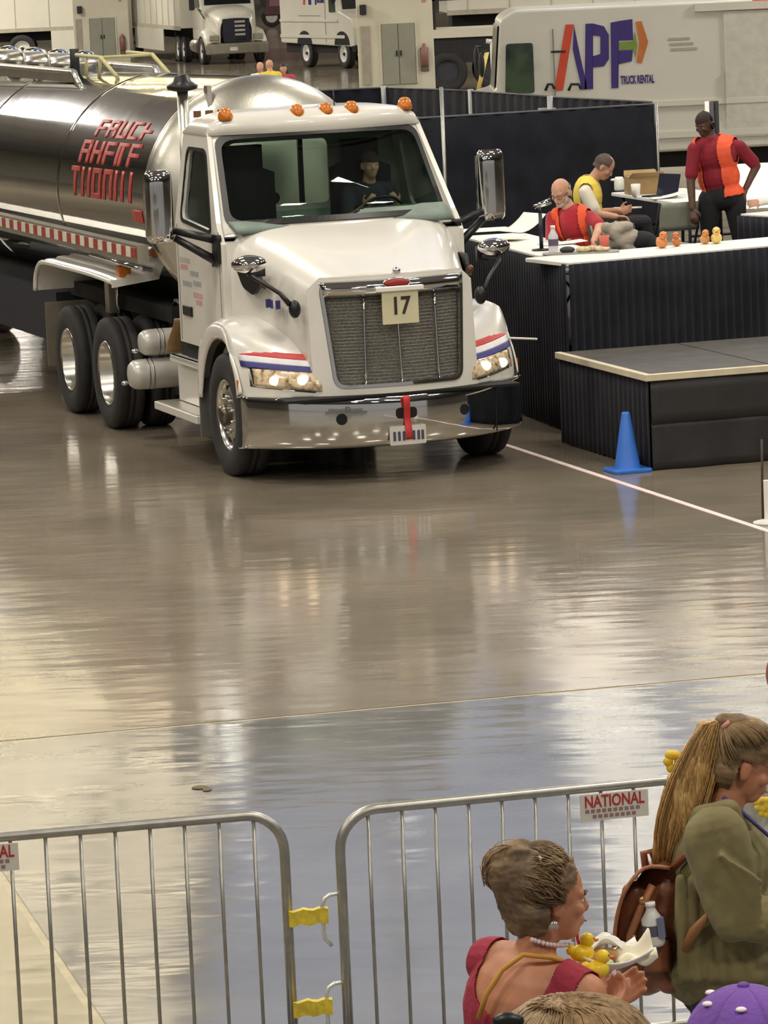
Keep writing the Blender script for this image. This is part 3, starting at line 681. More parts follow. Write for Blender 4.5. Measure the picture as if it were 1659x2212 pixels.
def melt(name, prims, mats, parent, voxel=.01, it=3, grow=0.0, keep=None, solid=0.0):
    mb = raw(prims, grow); me = bpy.data.meshes.new('tmp'); me.from_pydata(mb.v, [], mb.f)
    bm = bmesh.new(); bm.from_mesh(me); bmesh.ops.recalc_face_normals(bm, faces=bm.faces); bm.to_mesh(me); bm.free()
    t = bpy.data.objects.new('tmp', me); COL.objects.link(t)
    k = t.modifiers.new('r', 'REMESH'); k.mode = 'VOXEL'; k.voxel_size = voxel; k.use_smooth_shade = True
    if it: s_ = t.modifiers.new('s', 'SMOOTH'); s_.iterations = it; s_.factor = .5
    bpy.context.view_layer.update()
    out = bpy.data.meshes.new_from_object(t.evaluated_get(bpy.context.evaluated_depsgraph_get()))
    bpy.data.objects.remove(t); bpy.data.meshes.remove(me)
    n = len(out.polygons); c = np.empty(n * 3); out.polygons.foreach_get('center', c); c = c.reshape(-1, 3)
    best = np.full(n, 1e9); idx = np.zeros(n, int)
    for kk, a, b, r0, r1, mi, flat in prims:
        if kk == 'e':
            R = np.array(r0 if r0 else Matrix.Identity(3)); q = (c - np.array(a)) @ R
            rr = np.array(b) + grow; d = (np.linalg.norm(q / rr, axis=1) - 1) * rr.min()
        else:
            ab = np.array(b - a); tt = np.clip(((c - np.array(a)) @ ab) / max(ab @ ab, 1e-9), 0, 1)
            d = np.linalg.norm(c - np.array(a) - tt[:, None] * ab, axis=1) - (r0 + (r1 - r0) * tt) - grow
        m_ = d < best; best[m_] = d[m_]; idx[m_] = mi
    out.name = name; out.materials.clear()
    for q in (mats if isinstance(mats, (list, tuple)) else [mats]): out.materials.append(q)
    out.polygons.foreach_set('material_index', idx.astype(np.int32)); out.polygons.foreach_set('use_smooth', [True] * n)
    if keep:
        bm = bmesh.new(); bm.from_mesh(out)
        bmesh.ops.delete(bm, geom=[f for f in bm.faces if not keep(f.calc_center_median())], context='FACES'); bm.to_mesh(out); bm.free()
    o = bpy.data.objects.new(name, out); COL.objects.link(o); o.parent = parent
    if solid: q = o.modifiers.new('t', 'SOLIDIFY'); q.thickness = solid
    return o
from mathutils import noise as mnoise
def wrinkle(o, amp, sc, seed=0.0):      # cloth and hair relief: push vertices along their normals by stretched noise
    me = o.data; n = [v.normal.copy() for v in me.vertices]
    for v, q in zip(me.vertices, n):
        p = V((v.co.x * sc[0] + seed, v.co.y * sc[1], v.co.z * sc[2]))
        v.co += q * amp * (mnoise.noise(p) + .5 * mnoise.noise(p * 2.1))
    me.update(); return o
def axes(fwd, up):                 # 3x3 with columns right(x), forward(y), up(z)
    u = V(up).normalized(); f = V(fwd); f = (f - u * f.dot(u)).normalized(); r = f.cross(u)
    return Matrix(((r.x, f.x, u.x), (r.y, f.y, u.y), (r.z, f.z, u.z)))
def head_prims(c, R, mi=0, k=1.0, jaw=1.0):
    P = lambda x, y, z: V(c) + R @ V((x * k, y * k, z * k))
    E = lambda x, y, z, a, b, d: elp(P(x, y, z), (a * k, b * k, d * k), R, mi)
    l = [E(0, -.005, .028, .074, .094, .088), E(0, .018, -.035, .060, .072, .078), E(0, .045, -.085, .036 * jaw, .040, .030),
         E(0, .072, .015, .055, .018, .018), cap(P(0, .088, .005), P(0, .099, -.028), .009 * k, .0135 * k, mi), E(0, .086, -.058, .022, .012, .007), E(0, .085, -.069, .019, .012, .007)]
    for s in (-1, 1):
        l += [E(s * .040, .062, -.025, .022, .022, .022), E(s * .076, -.005, -.012, .009, .020, .032), E(s * .079, -.008, .004, .007, .014, .014)]
    return l
def face_parts(c, R, body, k=1.0, iris=(60, 44, 34), brow=None):
    P = lambda x, y, z: V(c) + R @ V((x * k, y * k, z * k))
    for s in (-1, 1):
        e = MB().ell(P(s * .030, .079, -.006), (.0105 * k, .0075 * k, .006 * k), R, 10).build('eye', mat('eye_white', (206, 196, 186), .3), body)
        MB().ell(P(s * .030, .0855, -.006), (.005 * k, .003 * k, .0055 * k), R, 8).build('iris', mat('iris_%d' % iris[0], iris, .2), body)
        if brow: MB().tube([P(s * .012, .093, .016), P(s * .030, .092, .021), P(s * .048, .080, .014)], .0038 * k, 5).build('eyebrow', brow, body)
    MB().ell(P(0, .097, -.0635), (.022 * k, .004 * k, .0022 * k), R, 8).build('mouth_line', mat('lip_shadow', (120, 66, 58), .6), body)
def hand_prims(w_, dirn, palm, mi=0, curl=.5, k=1.0, side=1):     # wrist, pointing direction, palm normal
    d = V(dirn).normalized(); n = V(palm); n = (n - d * n.dot(d)).normalized(); l = d.cross(n) * side
    w_ = V(w_); o = [cap(w_, w_ + d * .085 * k, .024 * k, .030 * k, mi, (n, .5))]
    o.append(cap(w_ + d * .03 * k - l * .02 * k, w_ + d * .085 * k - l * .030 * k, .012 * k, .011 * k, mi)); o.append(cap(w_ + d * .03 * k + l * .02 * k, w_ + d * .085 * k + l * .030 * k, .012 * k, .011 * k, mi))
    for q, (off, ln) in enumerate(((-.034, .066), (-.012, .078), (.010, .074), (.031, .058))):
        b = w_ + d * .088 * k + l * off * k; f1 = b + (d * math.cos(curl * .6) + n * math.sin(curl * .6)) * ln * .48 * k
        f2 = f1 + (d * math.cos(curl * 1.6) + n * math.sin(curl * 1.6)) * ln * .52 * k
        o += [cap(b, f1, .0098 * k, .0092 * k, mi), cap(f1, f2, .0092 * k, .0078 * k, mi)]
    b = w_ + d * .028 * k - l * .030 * k; f1 = b + (d * .7 - l * .75 + n * .25) * .042 * k; f2 = f1 + (d * .95 - l * .2 + n * .35) * .032 * k
    return o + [cap(b, f1, .013 * k, .011 * k, mi), cap(f1, f2, .0105 * k, .009 * k, mi)]
SKIN = mat('light_skin', (206, 158, 132), .55, 0, .08, 14, spec=.35)
SKIN2 = mat('dark_skin', (96, 70, 58), .5, 0, .1, 14, spec=.4)
SKIN3 = mat('tanned_skin', (196, 134, 102), .5, 0, .1, 14, spec=.4)
def person(name, label, j, top, bottom, skin, root_loc, up=(0, 0, 1), hfwd=(0, 1, 0), hup=(0, 0, 1), bfwd=(0, 1, 0), sleeve='short', voxel=.009, group=None, k=1.0, girth=1.0, hands=True, legs=True, shoe=None, curl=.6, palms=None, neck_mi=0, extra=None, it=3):
    """j: world-space joints -> one continuous body, local to an Empty at the feet"""
    t = thing(name, label, 'person', root_loc, 0, group); o = V(root_loc); J = {q: V(p) - o for q, p in j.items()}
    RB = axes(bfwd, J['neck'] - J['pelvis']); RH = axes(hfwd, hup); g = girth
    ch = J['pelvis'].lerp(J['neck'], .68); wa = J['pelvis'].lerp(J['neck'], .33)
    pr = [elp(J['pelvis'], (.165 * g * k, .125 * g * k, .13 * k), RB, 2), elp(wa, (.150 * g * k, .118 * g * k, .17 * k), RB, 1), elp(ch, (.175 * g * k, .122 * g * k, .185 * k), RB, 1),
          cap(J['neck'] - RB.col[2] * .06 * k, J['head'] - RH.col[2] * .06 * k + RH.col[1] * -.015, .058 * k, .052 * k, neck_mi)]
    pr.append(cap(J['sl'], J['neck'] - RB.col[2] * .03, .062 * k, .058 * k, 1)); pr.append(cap(J['sr'], J['neck'] - RB.col[2] * .03, .062 * k, .058 * k, 1))
    for s, S_, E_, W_ in (('l', 'sl', 'el', 'wl'), ('r', 'sr', 'er', 'wr')):
        if E_ not in J: continue
        f = 1.28 if sleeve != 'none' else 1
        ua = 1 if sleeve != 'none' else 0; fa_ = 1 if sleeve == 'long' else 0
        if sleeve == 'short':
            m_ = J[S_].lerp(J[E_], .78); pr += [cap(J[S_], m_, .066 * k, .062 * k, 1), cap(m_, J[E_], .044 * k, .042 * k, 0)]
        else: pr.append(cap(J[S_], J[E_], .062 * k * (1.12 if ua else .9), .046 * k * (1.25 if ua else 1), ua))
        if W_ in J:
            pr.append(cap(J[E_], J[W_], .042 * k * (1.3 if fa_ else 1), .030 * k * (1.35 if fa_ else 1), fa_))
            if hands:
                dirn = (J[W_] - J[E_]) if not palms else palms[s][0]; pn = RB @ V((0, -1, 0)) if not palms else palms[s][1]
                pr += hand_prims(J[W_], dirn, pn, 0, curl, k, 1 if s == 'l' else -1)
    if legs:
        for s in 'lr':
            if 'h' + s not in J: continue
            pr += [cap(J['h' + s], J['k' + s], .092 * k * g, .062 * k, 2), cap(J['k' + s], J['a' + s], .060 * k, .046 * k, 2)]
            f_ = V(bfwd); f_.z = 0; f_ = f_.normalized()
            pr.append(cap(J['a' + s] - V((0, 0, .035)) - f_ * .03, J['a' + s] - V((0, 0, .045)) + f_ * .15, .042, .034, 3))
    pr += head_prims(J['head'], RH, 0, k)
    if extra: pr += [tuple([q[0], q[1] - o, (q[2] - o) if q[0] == 'c' else q[2]] + list(q[3:])) for q in extra]
    b = melt('body', pr, [skin, top, bottom, shoe or black], t, voxel, it)
    return t, b, J, RB, RH
def scalp(J, RH, m, body, keep, k=1.0, grow=.010, voxel=.006, name='hair'):     # close-cropped hair following the skull
    c = J['head']; Ri = RH.transposed()
    return melt(name, [elp(c + RH @ V((0, -.005, .028)) * k, (.074 * k, .094 * k, .088 * k), RH, 0), elp(c + RH @ V((0, -.02, -.03)) * k, (.070 * k, .072 * k, .06 * k), RH, 0)], m, body, voxel, 2, grow, lambda p: keep(Ri @ (p - c)))

# driver behind the windscreen
greys = mat('dark_driver_shirt', (44, 46, 58), .9)
def tw_(x, y, z): return TM @ V((x, y, z))
fwdT = (TM.to_3x3() @ V((1, 0, 0)))
d_, db, dJ, _, dR = person('person', 'driver in dark shirt holding the steering wheel behind the windscreen', {
    'pelvis': tw_(-1.08, .5, 1.80), 'neck': tw_(-1.10, .5, 2.28), 'head': tw_(-1.05, .51, 2.44), 'sl': tw_(-1.1, .69, 2.22), 'sr': tw_(-1.1, .31, 2.22),
    'el': tw_(-.95, .76, 1.98), 'er': tw_(-.95, .26, 1.98), 'wl': tw_(-.80, .66, 2.10), 'wr': tw_(-.80, .36, 2.10),
    'hl': tw_(-1.02, .6, 1.80), 'hr': tw_(-1.02, .4, 1.80), 'kl': tw_(-.62, .62, 1.72), 'kr': tw_(-.62, .38, 1.72), 'al': tw_(-.48, .62, 1.2), 'ar': tw_(-.48, .38, 1.2)},
    greys, greys, SKIN, tw_(-1.0, .5, 1.02), hfwd=fwdT, bfwd=fwdT, voxel=.011)
scalp(dJ, dR, mat('brown_hair_short', (62, 46, 38), .8), db, lambda q: q.z > .03 or q.y < -.01)

# ---------------------------------------------------------------- far vehicles and columns
def column(px0, px1, pyd0, pyd1, Y, label, cab_l, drs, exts):
    a, b = at(px0, 90, Y), at(px1, 90, Y); xc, wd = (a.x + b.x) / 2, b.x - a.x
    t = thing('column', label, 'column', (xc, Y, 0), 0, 'hall columns')
    MB().bb((-wd / 2, 0, 0), (wd / 2, wd, CEIL - .72)).build('shaft', beige, t, bevel=.03)
    def loc(px, py): p = at(px, py, Y); return p.x - xc, p.z
    x0, z1 = loc(drs[0], drs[1]); x1, z0 = loc(drs[2], drs[3]); w2 = (x1 - x0) / 2
    for k in (0, 1):
        d = MB().bb((x0 + k * w2 + .01, -.05, z0), (x0 + (k + 1) * w2 - .01, .01, z1)).build('door', greydoor, t, bevel=.008)
        MB().bb((x0 + w2 + (-.07 if k == 0 else .03), -.08, (z0 + z1) / 2 - .05), (x0 + w2 + (-.03 if k == 0 else .07), -.05, (z0 + z1) / 2 + .08)).build('door_handle', dark, d)
    fr = MB().bb((x0 - .05, -.03, z0), (x0, .01, z1 + .05)).bb((x1, -.03, z0), (x1 + .05, .01, z1 + .05)).bb((x0, -.03, z1), (x1, .01, z1 + .05)).build('door_frame', beige, t)
    x0, z1 = loc(cab_l[0], cab_l[1]); x1, z0 = loc(cab_l[2], cab_l[3])
    v = MB().bb((x0, -.03, z0), (x1, .01, z1)).build('vent_panel', mat('vent_grey', (150, 144, 130), .6), t)
    x0, z1 = loc(exts[0], exts[1]); x1, z0 = loc(exts[2], exts[3])
    e = MB().bb((x0, -.06, z0), (x1, .01, z1)).build('hose_cabinet', mat('brown_cabinet', (96, 82, 72), .5), t, bevel=.01)
    MB().lathe([(.02, z0 + .12), (.09, z0 + .14), (.10, z0 + .5), (.05, z0 + .58), (.03, z0 + .66)], 12, Matrix.Translation(((x0 + x1) / 2, -.09, 0))).build('extinguisher', mat('dull_red_cylinder', (128, 92, 84), .5), e)
    x, z = loc(px0 + 12, 21)
    MB().box((x, -.10, z), (.16, .2, .24)).build('wall_speaker', dark, t, bevel=.02)
    x, z = loc(px1 - 22, 0); MB().bb((x - .05, -.01, z - .05), (x + .05, .01, z + .1)).build('red_tag', mat('faded_red_tag', (176, 130, 118), .7), t)
    return t
column(160, 281, 0, 0, 140, 'beige column with grey double doors behind the tank trailer', (163, 42, 180, 115), (192, 40, 252, 121), (258, 79, 272, 116))
column(772, 937, 0, 0, 100, 'beige column with grey double doors and brown cabinet behind the black curtain', (779, 57, 804, 183), (822, 52, 901, 180), (907, 103, 927, 153))

def lw_(root, x, y, s, R=.5, m=None): return wheel(root, x, y, s, 'front', R, m or mat('painted_white_rim', (206, 204, 198), .4))
def wheels_simple(root, pts, R=.5, W_=.28, rimc=(214, 212, 206)):
    for x, y in pts:
        s = 1 if y > 0 else -1
        Mx = frame((x, y, R), (-s, 0, 0), (0, 0, 1)) if s > 0 else frame((x, y, R), (1, 0, 0), (0, 0, 1))
        tb = tyre(W_, R, .29 * R / .5, 28); tb.v = [tuple(Mx @ V(p)) for p in tb.v]; ty = tb.build('tire', rubber, root)
        k = R / .5
        r = MB().lathe([(.295 * k, -.1), (.295 * k, .12), (.27 * k, .12), (.25 * k, .05), (.12 * k, .02), (.1 * k, .08), (.02, .09)], 24); r.v = [tuple(Mx @ V(p)) for p in r.v]
        r.build('rim', mat('rim_%d' % rimc[0], rimc, .4), ty)
        h = MB().lathe([(.07 * k, .085), (.05 * k, .12), (.01, .12)], 12); h.v = [tuple(Mx @ V(p)) for p in h.v]; h.build('hub', dark, ty)

apf_o, apf_p, apf_g, apf_t = mat('orange_red_logo', (206, 74, 44), .5), mat('purple_logo', (58, 40, 116), .5), mat('green_logo', (120, 146, 60), .5), mat('orange_logo', (196, 112, 52), .5)
# x,z outlines of the logo marks, in units of the letter height, from the lower left
LOGO = [('letter_a_red', apf_o, [(0, 0), (.137, 0), (.342, 1), (.212, 1)]), ('letter_a_purple', apf_p, [(.342, .99), (.385, .72), (.45, .35), (.50, .10), (.50, 0), (.41, 0), (.405, .12), (.345, .42), (.31, .62)]),
        ('letter_p_stem', apf_p, [(.47, 0), (.60, 0), (.635, 1.0), (.52, 1.0)]), ('letter_p_top', apf_p, [(.625, .82), (.74, .80), (.80, .95), (.635, 1.0)]), ('letter_p_bowl', apf_p, [(.74, .80), (.73, .53), (.86, .45), (.87, .82), (.80, .95)]), ('letter_p_foot', apf_p, [(.61, .33), (.78, .34), (.86, .45), (.73, .53), (.61, .50)]),
        ('letter_f_stem', apf_p, [(.88, 0), (.99, 0), (1.035, 1.02), (.905, 1.0)]), ('letter_f_top', apf_p, [(1.02, .72), (1.24, .72), (1.24, 1.04), (1.035, 1.02)]), ('letter_f_arm', apf_p, [(1.0, .36), (1.21, .40), (1.23, .57), (1.01, .57)]),
        ('green_arrow', apf_g, [(1.02, .58), (1.23, .58), (1.27, .45), (1.30, .65), (1.27, .85), (1.23, .70), (1.02, .70)]), ('orange_arrow', apf_t, [(1.29, 1.0), (1.38, 1.0), (1.47, .68), (1.36, .36), (1.28, .38), (1.33, .68)])]
def logo(root, M, h):
    for nm, mm, poly in LOGO:
        MB().prism([(x * h, z * h) for x, z in poly], .006, M).build(nm, mm, root)
    text('rental_lettering', 'TRUCK RENTAL', .17 * h, apf_p, root, M @ Matrix.Translation((1.285 * h, .11 * h, 0)), .004, .006 * h, sx=.42)

def step_van(name, label, loc, rz, L_=7.4, H_=3.0, W_=2.3, nose=True, group=None, cabh=None, logo_at=None, green=False):
    """x forward, y left, z up; origin under the rear-left quarter, front at x=L_"""
    t = thing(name, label, 'van', loc, rz, group); zb = .62
    pr = rpoly([(0, .95), (0, H_), (L_ - 1.5, H_), (L_ - 1.2, H_ - .12), (L_ - 1.25, H_ - .3), (L_ - 1.05, 1.75), (L_ - .15, 1.50), (L_, 1.30), (L_, .70), (L_ - .3, .62)], .10, 4)
    sh = rpoly([(0, .75), (0, H_ - .05), (.08, H_), (L_ - 1.45, H_), (L_ - 1.22, H_ - .14), (L_ - 1.12, 1.78), (L_ - .12, 1.52), (L_, 1.30), (L_, .66)], .08, 4)
    Mside = frame((0, W_ / 2, 0), (1, 0, 0), (0, 0, 1))
    MB().prism(sh, W_, Mside).build('body', white2, t, bevel=.05)
    for s in (-1, 1):
        y = s * W_ / 2
        def side(nm, poly, mm, th=.02, par=t):
            return MB().prism(poly, th, frame((0, y + (th if s > 0 else 0) + (.0 if s > 0 else -.0), 0), (1, 0, 0), (0, 0, 1))).build(nm, mm, par)
        side('side_window', rpoly([(L_ - 1.72, 1.72), (L_ - 1.72, 2.50), (L_ - 1.30, 2.50), (L_ - 1.26, 1.72)], .05), mat('dark_van_glass', (46, 56, 58), .1, 0, .5, 3, c2=(76, 90, 70) if green else (70, 74, 76)))
        side('door_seam', [(L_ - 2.05, .8), (L_ - 2.03, .8), (L_ - 2.03, 2.7), (L_ - 2.05, 2.7)], greydoor, .012)
        side('rub_rail', [(.05, 1.42), (L_ - 1.1, 1.42), (L_ - 1.1, 1.50), (.05, 1.50)], white2, .035)
        side('sill_rail', [(.05, .92), (L_ - .6, .92), (L_ - .6, 1.02), (.05, 1.02)], white2, .03)
        for xw in (1.9, L_ - .85):
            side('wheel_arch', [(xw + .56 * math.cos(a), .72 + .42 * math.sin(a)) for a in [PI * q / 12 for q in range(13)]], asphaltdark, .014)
        MB().ell((L_ - .9, s * (W_ / 2 + .22), 2.2), (.05, .1, .2)).build('side_mirror', dark, t)
        MB().tube([(L_ - 1.0, s * W_ / 2, 2.4), (L_ - .9, s * (W_ / 2 + .2), 2.4)], .02, 6).build('mirror_bar', dark, t)
        p = V((L_ + .005, s * (W_ / 2 - .35), 1.12)); MB().ell(p, (.04, .14, .12)).build('headlight', mat('van_headlight', (190, 188, 176), .2), t)
    MB().prism([(-W_ / 2 + .18, 0), (W_ / 2 - .18, 0), (W_ / 2 - .14, .98), (-W_ / 2 + .14, .98)], .02, frame((L_ - 1.115, 0, 1.80), (0, 1, 0), (-.09, 0, 1))).build('windscreen', mat('dark_van_screen', (22, 24, 30), .08), t)
    MB().bb((L_ - .02, -.45, .85), (L_ + .03, .45, 1.25)).build('grille', dark, t)
    MB().bb((L_ - .15, -W_ / 2, .52), (L_ + .1, W_ / 2, .72)).build('bumper', black, t, bevel=.03)
    MB().bb((.1, -.9, .45), (L_ - .3, .9, .78)).build('underbody', asphaltdark, t)
    wheels_simple(t, [(1.9, -W_ / 2 + .14), (1.9, W_ / 2 - .14), (L_ - .85, -W_ / 2 + .14), (L_ - .85, W_ / 2 - .14)], .44, .26)
    return t
# big delivery van behind the curtains: nose to the left, its driver's side to us
YV = 65.5; v0 = at(1083, 25, YV)
va = step_van('delivery_van', 'large white delivery van with orange and purple lettering behind the black curtain', (v0.x + 7.0, YV + 1.15, 0), PI, 8.25, 3.02, green=True)
pA, pB = at(1197, 196, YV), at(1250, 52, YV)
Mv = Matrix.Rotation(-PI, 4, 'Z') @ Matrix.Translation(-V(va.location))
hL = (pB.z - pA.z) * 1.0
logo(va, Mv @ frame((pA.x, YV - .004, pA.z), (1, 0, 0), (0, 0, 1)), hL)
def vside(nm, px0, py0, px1, py1, mm, th=.02):
    a, b = at(px0, py0, YV), at(px1, py1, YV); m_ = MB().bb((a.x, YV - th, b.z), (b.x, YV + .005, a.z), Mv); return m_.build(nm, mm, va)
vside('slide_door', 1562, 25, 1700, 290, mat('van_door_paint', (204, 201, 188), .4), .025)
vside('door_track', 1500, 8, 1700, 16, white2, .05)
vside('door_latch', 1565, 155, 1569, 250, mat('latch_grey', (168, 164, 150), .5), .05)
for k in range(3): vside('small_print', 1443 + k * 3, 82 + k * 11, 1490 + k * 8, 85 + k * 11, mat('pale_print', (172, 168, 152), .6), .008)
vside('red_tag', 1625, 0, 1690, 18, mat('bright_red_tag', (226, 96, 76), .5), .03)
MB().tube([Mv @ at(1190, 112, YV - .1), Mv @ at(1222, 111, YV - .1)], .02, 6).build('mirror_rod', black, va)
for a_, b_ in ((1178, 1198), (1228, 1255)):
    MB().tube([Mv @ at(a_, 196, YV - .1), Mv @ at(a_ + 6, 182, YV - .1), Mv @ at(b_ - 5, 182, YV - .1), Mv @ at(b_, 192, YV - .1)], .025, 6).build('cable_loop', black, va)

# far step van, nose toward us and right
f_, r_ = fl(748, 150), fl(664, 146)
d_ = V((1.55, -3.4, 0)).normalized(); rzv = math.atan2(d_.y, d_.x)
van2 = step_van('step_van', 'white step van standing beyond the floor between two columns', (0, 0, 0), rzv, 5.6, 2.95, 2.1)
Rz = Matrix.Rotation(rzv, 3, 'Z'); van2.location = fl(742, 148) - Rz @ V((5.6 - .85, -1.05, 0))
logo(van2, frame((1.9, -1.056, 1.95), (1, 0, 0), (0, 0, 1)), 1.05)
MB().prism([(1.5, 1.60), (3.2, 1.60), (3.2, 1.62), (1.5, 1.62)], .012, frame((0, -1.05, 0), (1, 0, 0), (0, 0, 1))).build('body_line', greydoor, van2)

# box trailers and tractors in the far rows
def box_trailer(name, label, loc, rz, L_=12, H_=4.0, W_=2.5, zb=1.15, wx=(1.2, 2.4), skirt=None, gear=True, print_=None):
    t = thing(name, label, 'trailer', loc, rz)
    MB().bb((0, -W_ / 2, zb), (L_, W_ / 2, H_)).build('box', white2, t, bevel=.03)
    for s in (-1, 1):
        y = s * (W_ / 2 + .015)
        MB().bb((0, y - .02, zb - .06), (L_, y + .02, zb + .08)).build('lower_rail', mat('trailer_rail', (170, 164, 148), .5), t)
        MB().bb((0, y - .02, H_ - .12), (L_, y + .02, H_)).build('upper_rail', white2, t)
        for k in range(int(L_ / 1.2)): MB().bb((k * 1.2 + .6, y - .008, zb + .08), (k * 1.2 + .62, y + .006, H_ - .12)).build('panel_seam', mat('seam_grey', (186, 182, 168), .6), t)
        if skirt: MB().bb((skirt[0], y - .03, .35), (skirt[1], y + .0, zb - .06)).build('side_skirt', white2, t)
        if print_:
            for k in range(14): MB().bb((print_[0] + k * print_[2], y - .012, print_[1] + (.05 if k % 3 else 0)), (print_[0] + k * print_[2] + print_[2] * .72, y + .012, print_[1] + print_[3])).build('name_lettering', mat('grey_lettering', (112, 104, 92), .6), t)
    MB().bb((.2, -.6, .75), (L_ - .2, .6, zb)).build('frame', asphaltdark, t)
    wheels_simple(t, [(x, s * (W_ / 2 - .16)) for x in wx for s in (-1, 1)], .5, .3)
    if gear:
        for s in (-1, 1): MB().bb((L_ - 2.6, s * .9, .06), (L_ - 2.45, s * 1.0, zb)).bb((L_ - 2.75, s * .82, 0), (L_ - 2.3, s * 1.08, .06)).build('landing_leg', dark, t)
    return t
def tractor(name, label, loc, rz, W_=2.45, front_only=False):
    t = thing(name, label, 'truck', loc, rz)                       # origin under the front axle, x forward
    MB().prism(rpoly([(-2.4, .9), (-2.4, 3.4), (-1.3, 3.4), (-1.0, 3.1), (-.45, 2.15), (-.4, .9)], .12), 2.1, frame((0, 1.05, 0), (1, 0, 0), (0, 0, 1))).build('cab', white2, t, bevel=.06)
    MB().prism([(-.9, 0), (.9, 0), (.82, .85), (-.82, .85)], .02, frame((-.47, 0, 2.22), (0, 1, 0), (-.52, 0, .85))).build('windscreen', mat('dark_van_screen', (22, 24, 30), .08), t)
    for y in (-.35, .2): MB().ell((-.62, y, 2.62), (.05, .16, .28)).build('seat_glimpse', mat('grey_seat', (150, 158, 150), .6), t)
    MB().rings([[(x, math.copysign(w_ * abs(math.sin(p)) ** .5, p), zb + (zt - zb) * math.cos(p) ** .5) for p in [(-1 + 2 * q / 20) * PI / 2 for q in range(21)]] for x, w_, zt, zb in ((-.45, 1.0, 2.18, .9), (.2, .9, 2.05, .85), (.8, .72, 1.86, .8), (1.05, .62, 1.72, .8))], False, False).build('hood', white2, t, solid=.02)
    g = MB().prism(rpoly([(-.5, .82), (.5, .82), (.52, 1.70), (-.52, 1.70)], .06), .04, frame((1.04, 0, 0), (0, 1, 0), (0, 0, 1))).build('grille', mat('dark_blue_grille', (28, 30, 48), .3), t)
    for k in range(5): MB().bb((1.08, -.06, .90 + k * .16), (1.10, .34, .98 + k * .16)).build('grille_slat', chrome, g)
    for s in (-1, 1):
        MB().rings([[(x, s * y, z) for y, z in ((.6, zz), (.95, zz - .02), (1.15, zz - .12), (1.2, zz - .3))] for x, zz in ((-.65, .95), (-.45, 1.22), (0, 1.38), (.45, 1.32), (.85, 1.12), (1.0, .85))], False, False).build('fender', white2, t, solid=.02)
        MB().box((.97, s * .85, 1.0), (.12, .36, .22)).build('headlight', mat('far_headlight', (176, 172, 158), .15, .4), t, bevel=.03)
        MB().tube([(-.3, s * 1.05, 2.0), (.1, s * 1.25, 2.1), (.5, s * 1.1, 1.75)], .025, 6).build('hood_mirror_arm', black, t)
        MB().box((-.5, s * 1.38, 2.35), (.12, .2, .6)).build('door_mirror', black, t, bevel=.03)
        MB().prism(rpoly([(-1.9, 2.1), (-1.9, 2.85), (-1.15, 2.85), (-.75, 2.15)], .06), .02, frame((0, s * 1.06 + (.01 if s > 0 else 0), 0), (1, 0, 0), (0, 0, 1))).build('side_window', mat('dark_van_screen', (22, 24, 30), .08), t)
        MB().tube([(-2.0, s * 1.0, .68), (-.8, s * 1.0, .68)], .28, 14).build('fuel_tank', brushed, t)
    MB().bb((.95, -1.2, .38), (1.2, 1.2, .80)).build('bumper', mat('silver_bumper', (170, 166, 152), .25, .7, .1), t, bevel=.06)
    MB().bb((1.2, -.3, .50), (1.21, 0, .64)).build('licence_plate', white2, t)
    MB().bb((-5.2, -.4, .6), (.9, .4, .95)).build('chassis_frame', asphaltdark, t)
    wheels_simple(t, [(0, 1.05), (0, -1.05)] + ([] if front_only else [(x, s * 1.05) for x in (-3.9, -5.2) for s in (-1, 1)]), .5, .3)
    return t
p = fl(516, 138); rt = math.atan2(-1, .22)
tr1 = tractor('semi_truck', 'far white semi truck with dark grille facing the floor beside the left column', p - V((math.cos(rt), math.sin(rt), 0)) * 1.1, rt)
tr1.scale = (.87, .87, .87)
R3 = Matrix.Rotation(rt, 3, 'Z')
box_trailer('box_trailer', 'white box trailer coupled behind the far white semi truck', V(tr1.location) + R3 @ V((-14.9, 0, 0)), rt, 12.4, 4.0, skirt=(3.2, 9.2), gear=True)
p = fl(45, 137)
box_trailer('box_trailer', 'white box trailer with grey lettering at the far left', p - V((2.0, 0, 0)) + V((0, 1.3, 0)), math.radians(3), 5.6, 3.95, wx=(2.0,), skirt=(3.05, 5.2), gear=False, print_=(1.2, 2.28, .16, .26))
box_trailer('box_trailer', 'white box trailer with dark wheels behind the delivery van', (2.35, 121, 0), math.radians(4), 12, 4.1, zb=1.75, wx=(9.9, 11.1), gear=False)
wt = thing('flatbed_trailer', 'pale flatbed with dark wheels parked beside the right column', 'trailer', (2.0, 108, 0), 0)
MB().bb((-.4, -.1, 1.40), (2.6, 2.2, 1.62)).build('deck', white2, wt)
MB().bb((-.4, 0, .75), (2.4, 2.0, 1.39)).build('chassis_frame', dark, wt)
wheels_simple(wt, [(.15, .12), (1.35, .12), (.15, 1.9), (1.35, 1.9)], .52, .4, (46, 46, 58))
MB().bb((-.2, .1, 1.62), (-.1, .2, 2.8)).bb((-.2, .1, 2.35), (.5, .2, 2.42)).build('stake', dark, wt)
# leaning yellow board and white post near the van nose
a, b = fl(1032, 196), at(1052, 112, 88)
q = V((a.x, a.y, 0)); yb = MB().tube([at(1032, 200, 88), at(1052, 112, 88)], .05, 6)
yb.v = yb.v; tag(yb.tube([at(1032, 200, 88), (at(1026, 200, 88).x, 88, 0)], .05, 6).build('yellow_pole', mat('yellow_pole_paint', (214, 196, 110), .5)), 'slanted yellow pole beside the delivery van nose', 'pole')
pp = at(1062, 90, 90); tag(MB().tube([(pp.x, 90, 0), (pp.x, 90, pp.z)], .04, 8).tube([(pp.x, 90, pp.z), (pp.x - .12, 90, pp.z + .02)], .05, 8).build('white_post', white2), 'thin white post standing beside the yellow pole', 'pole')
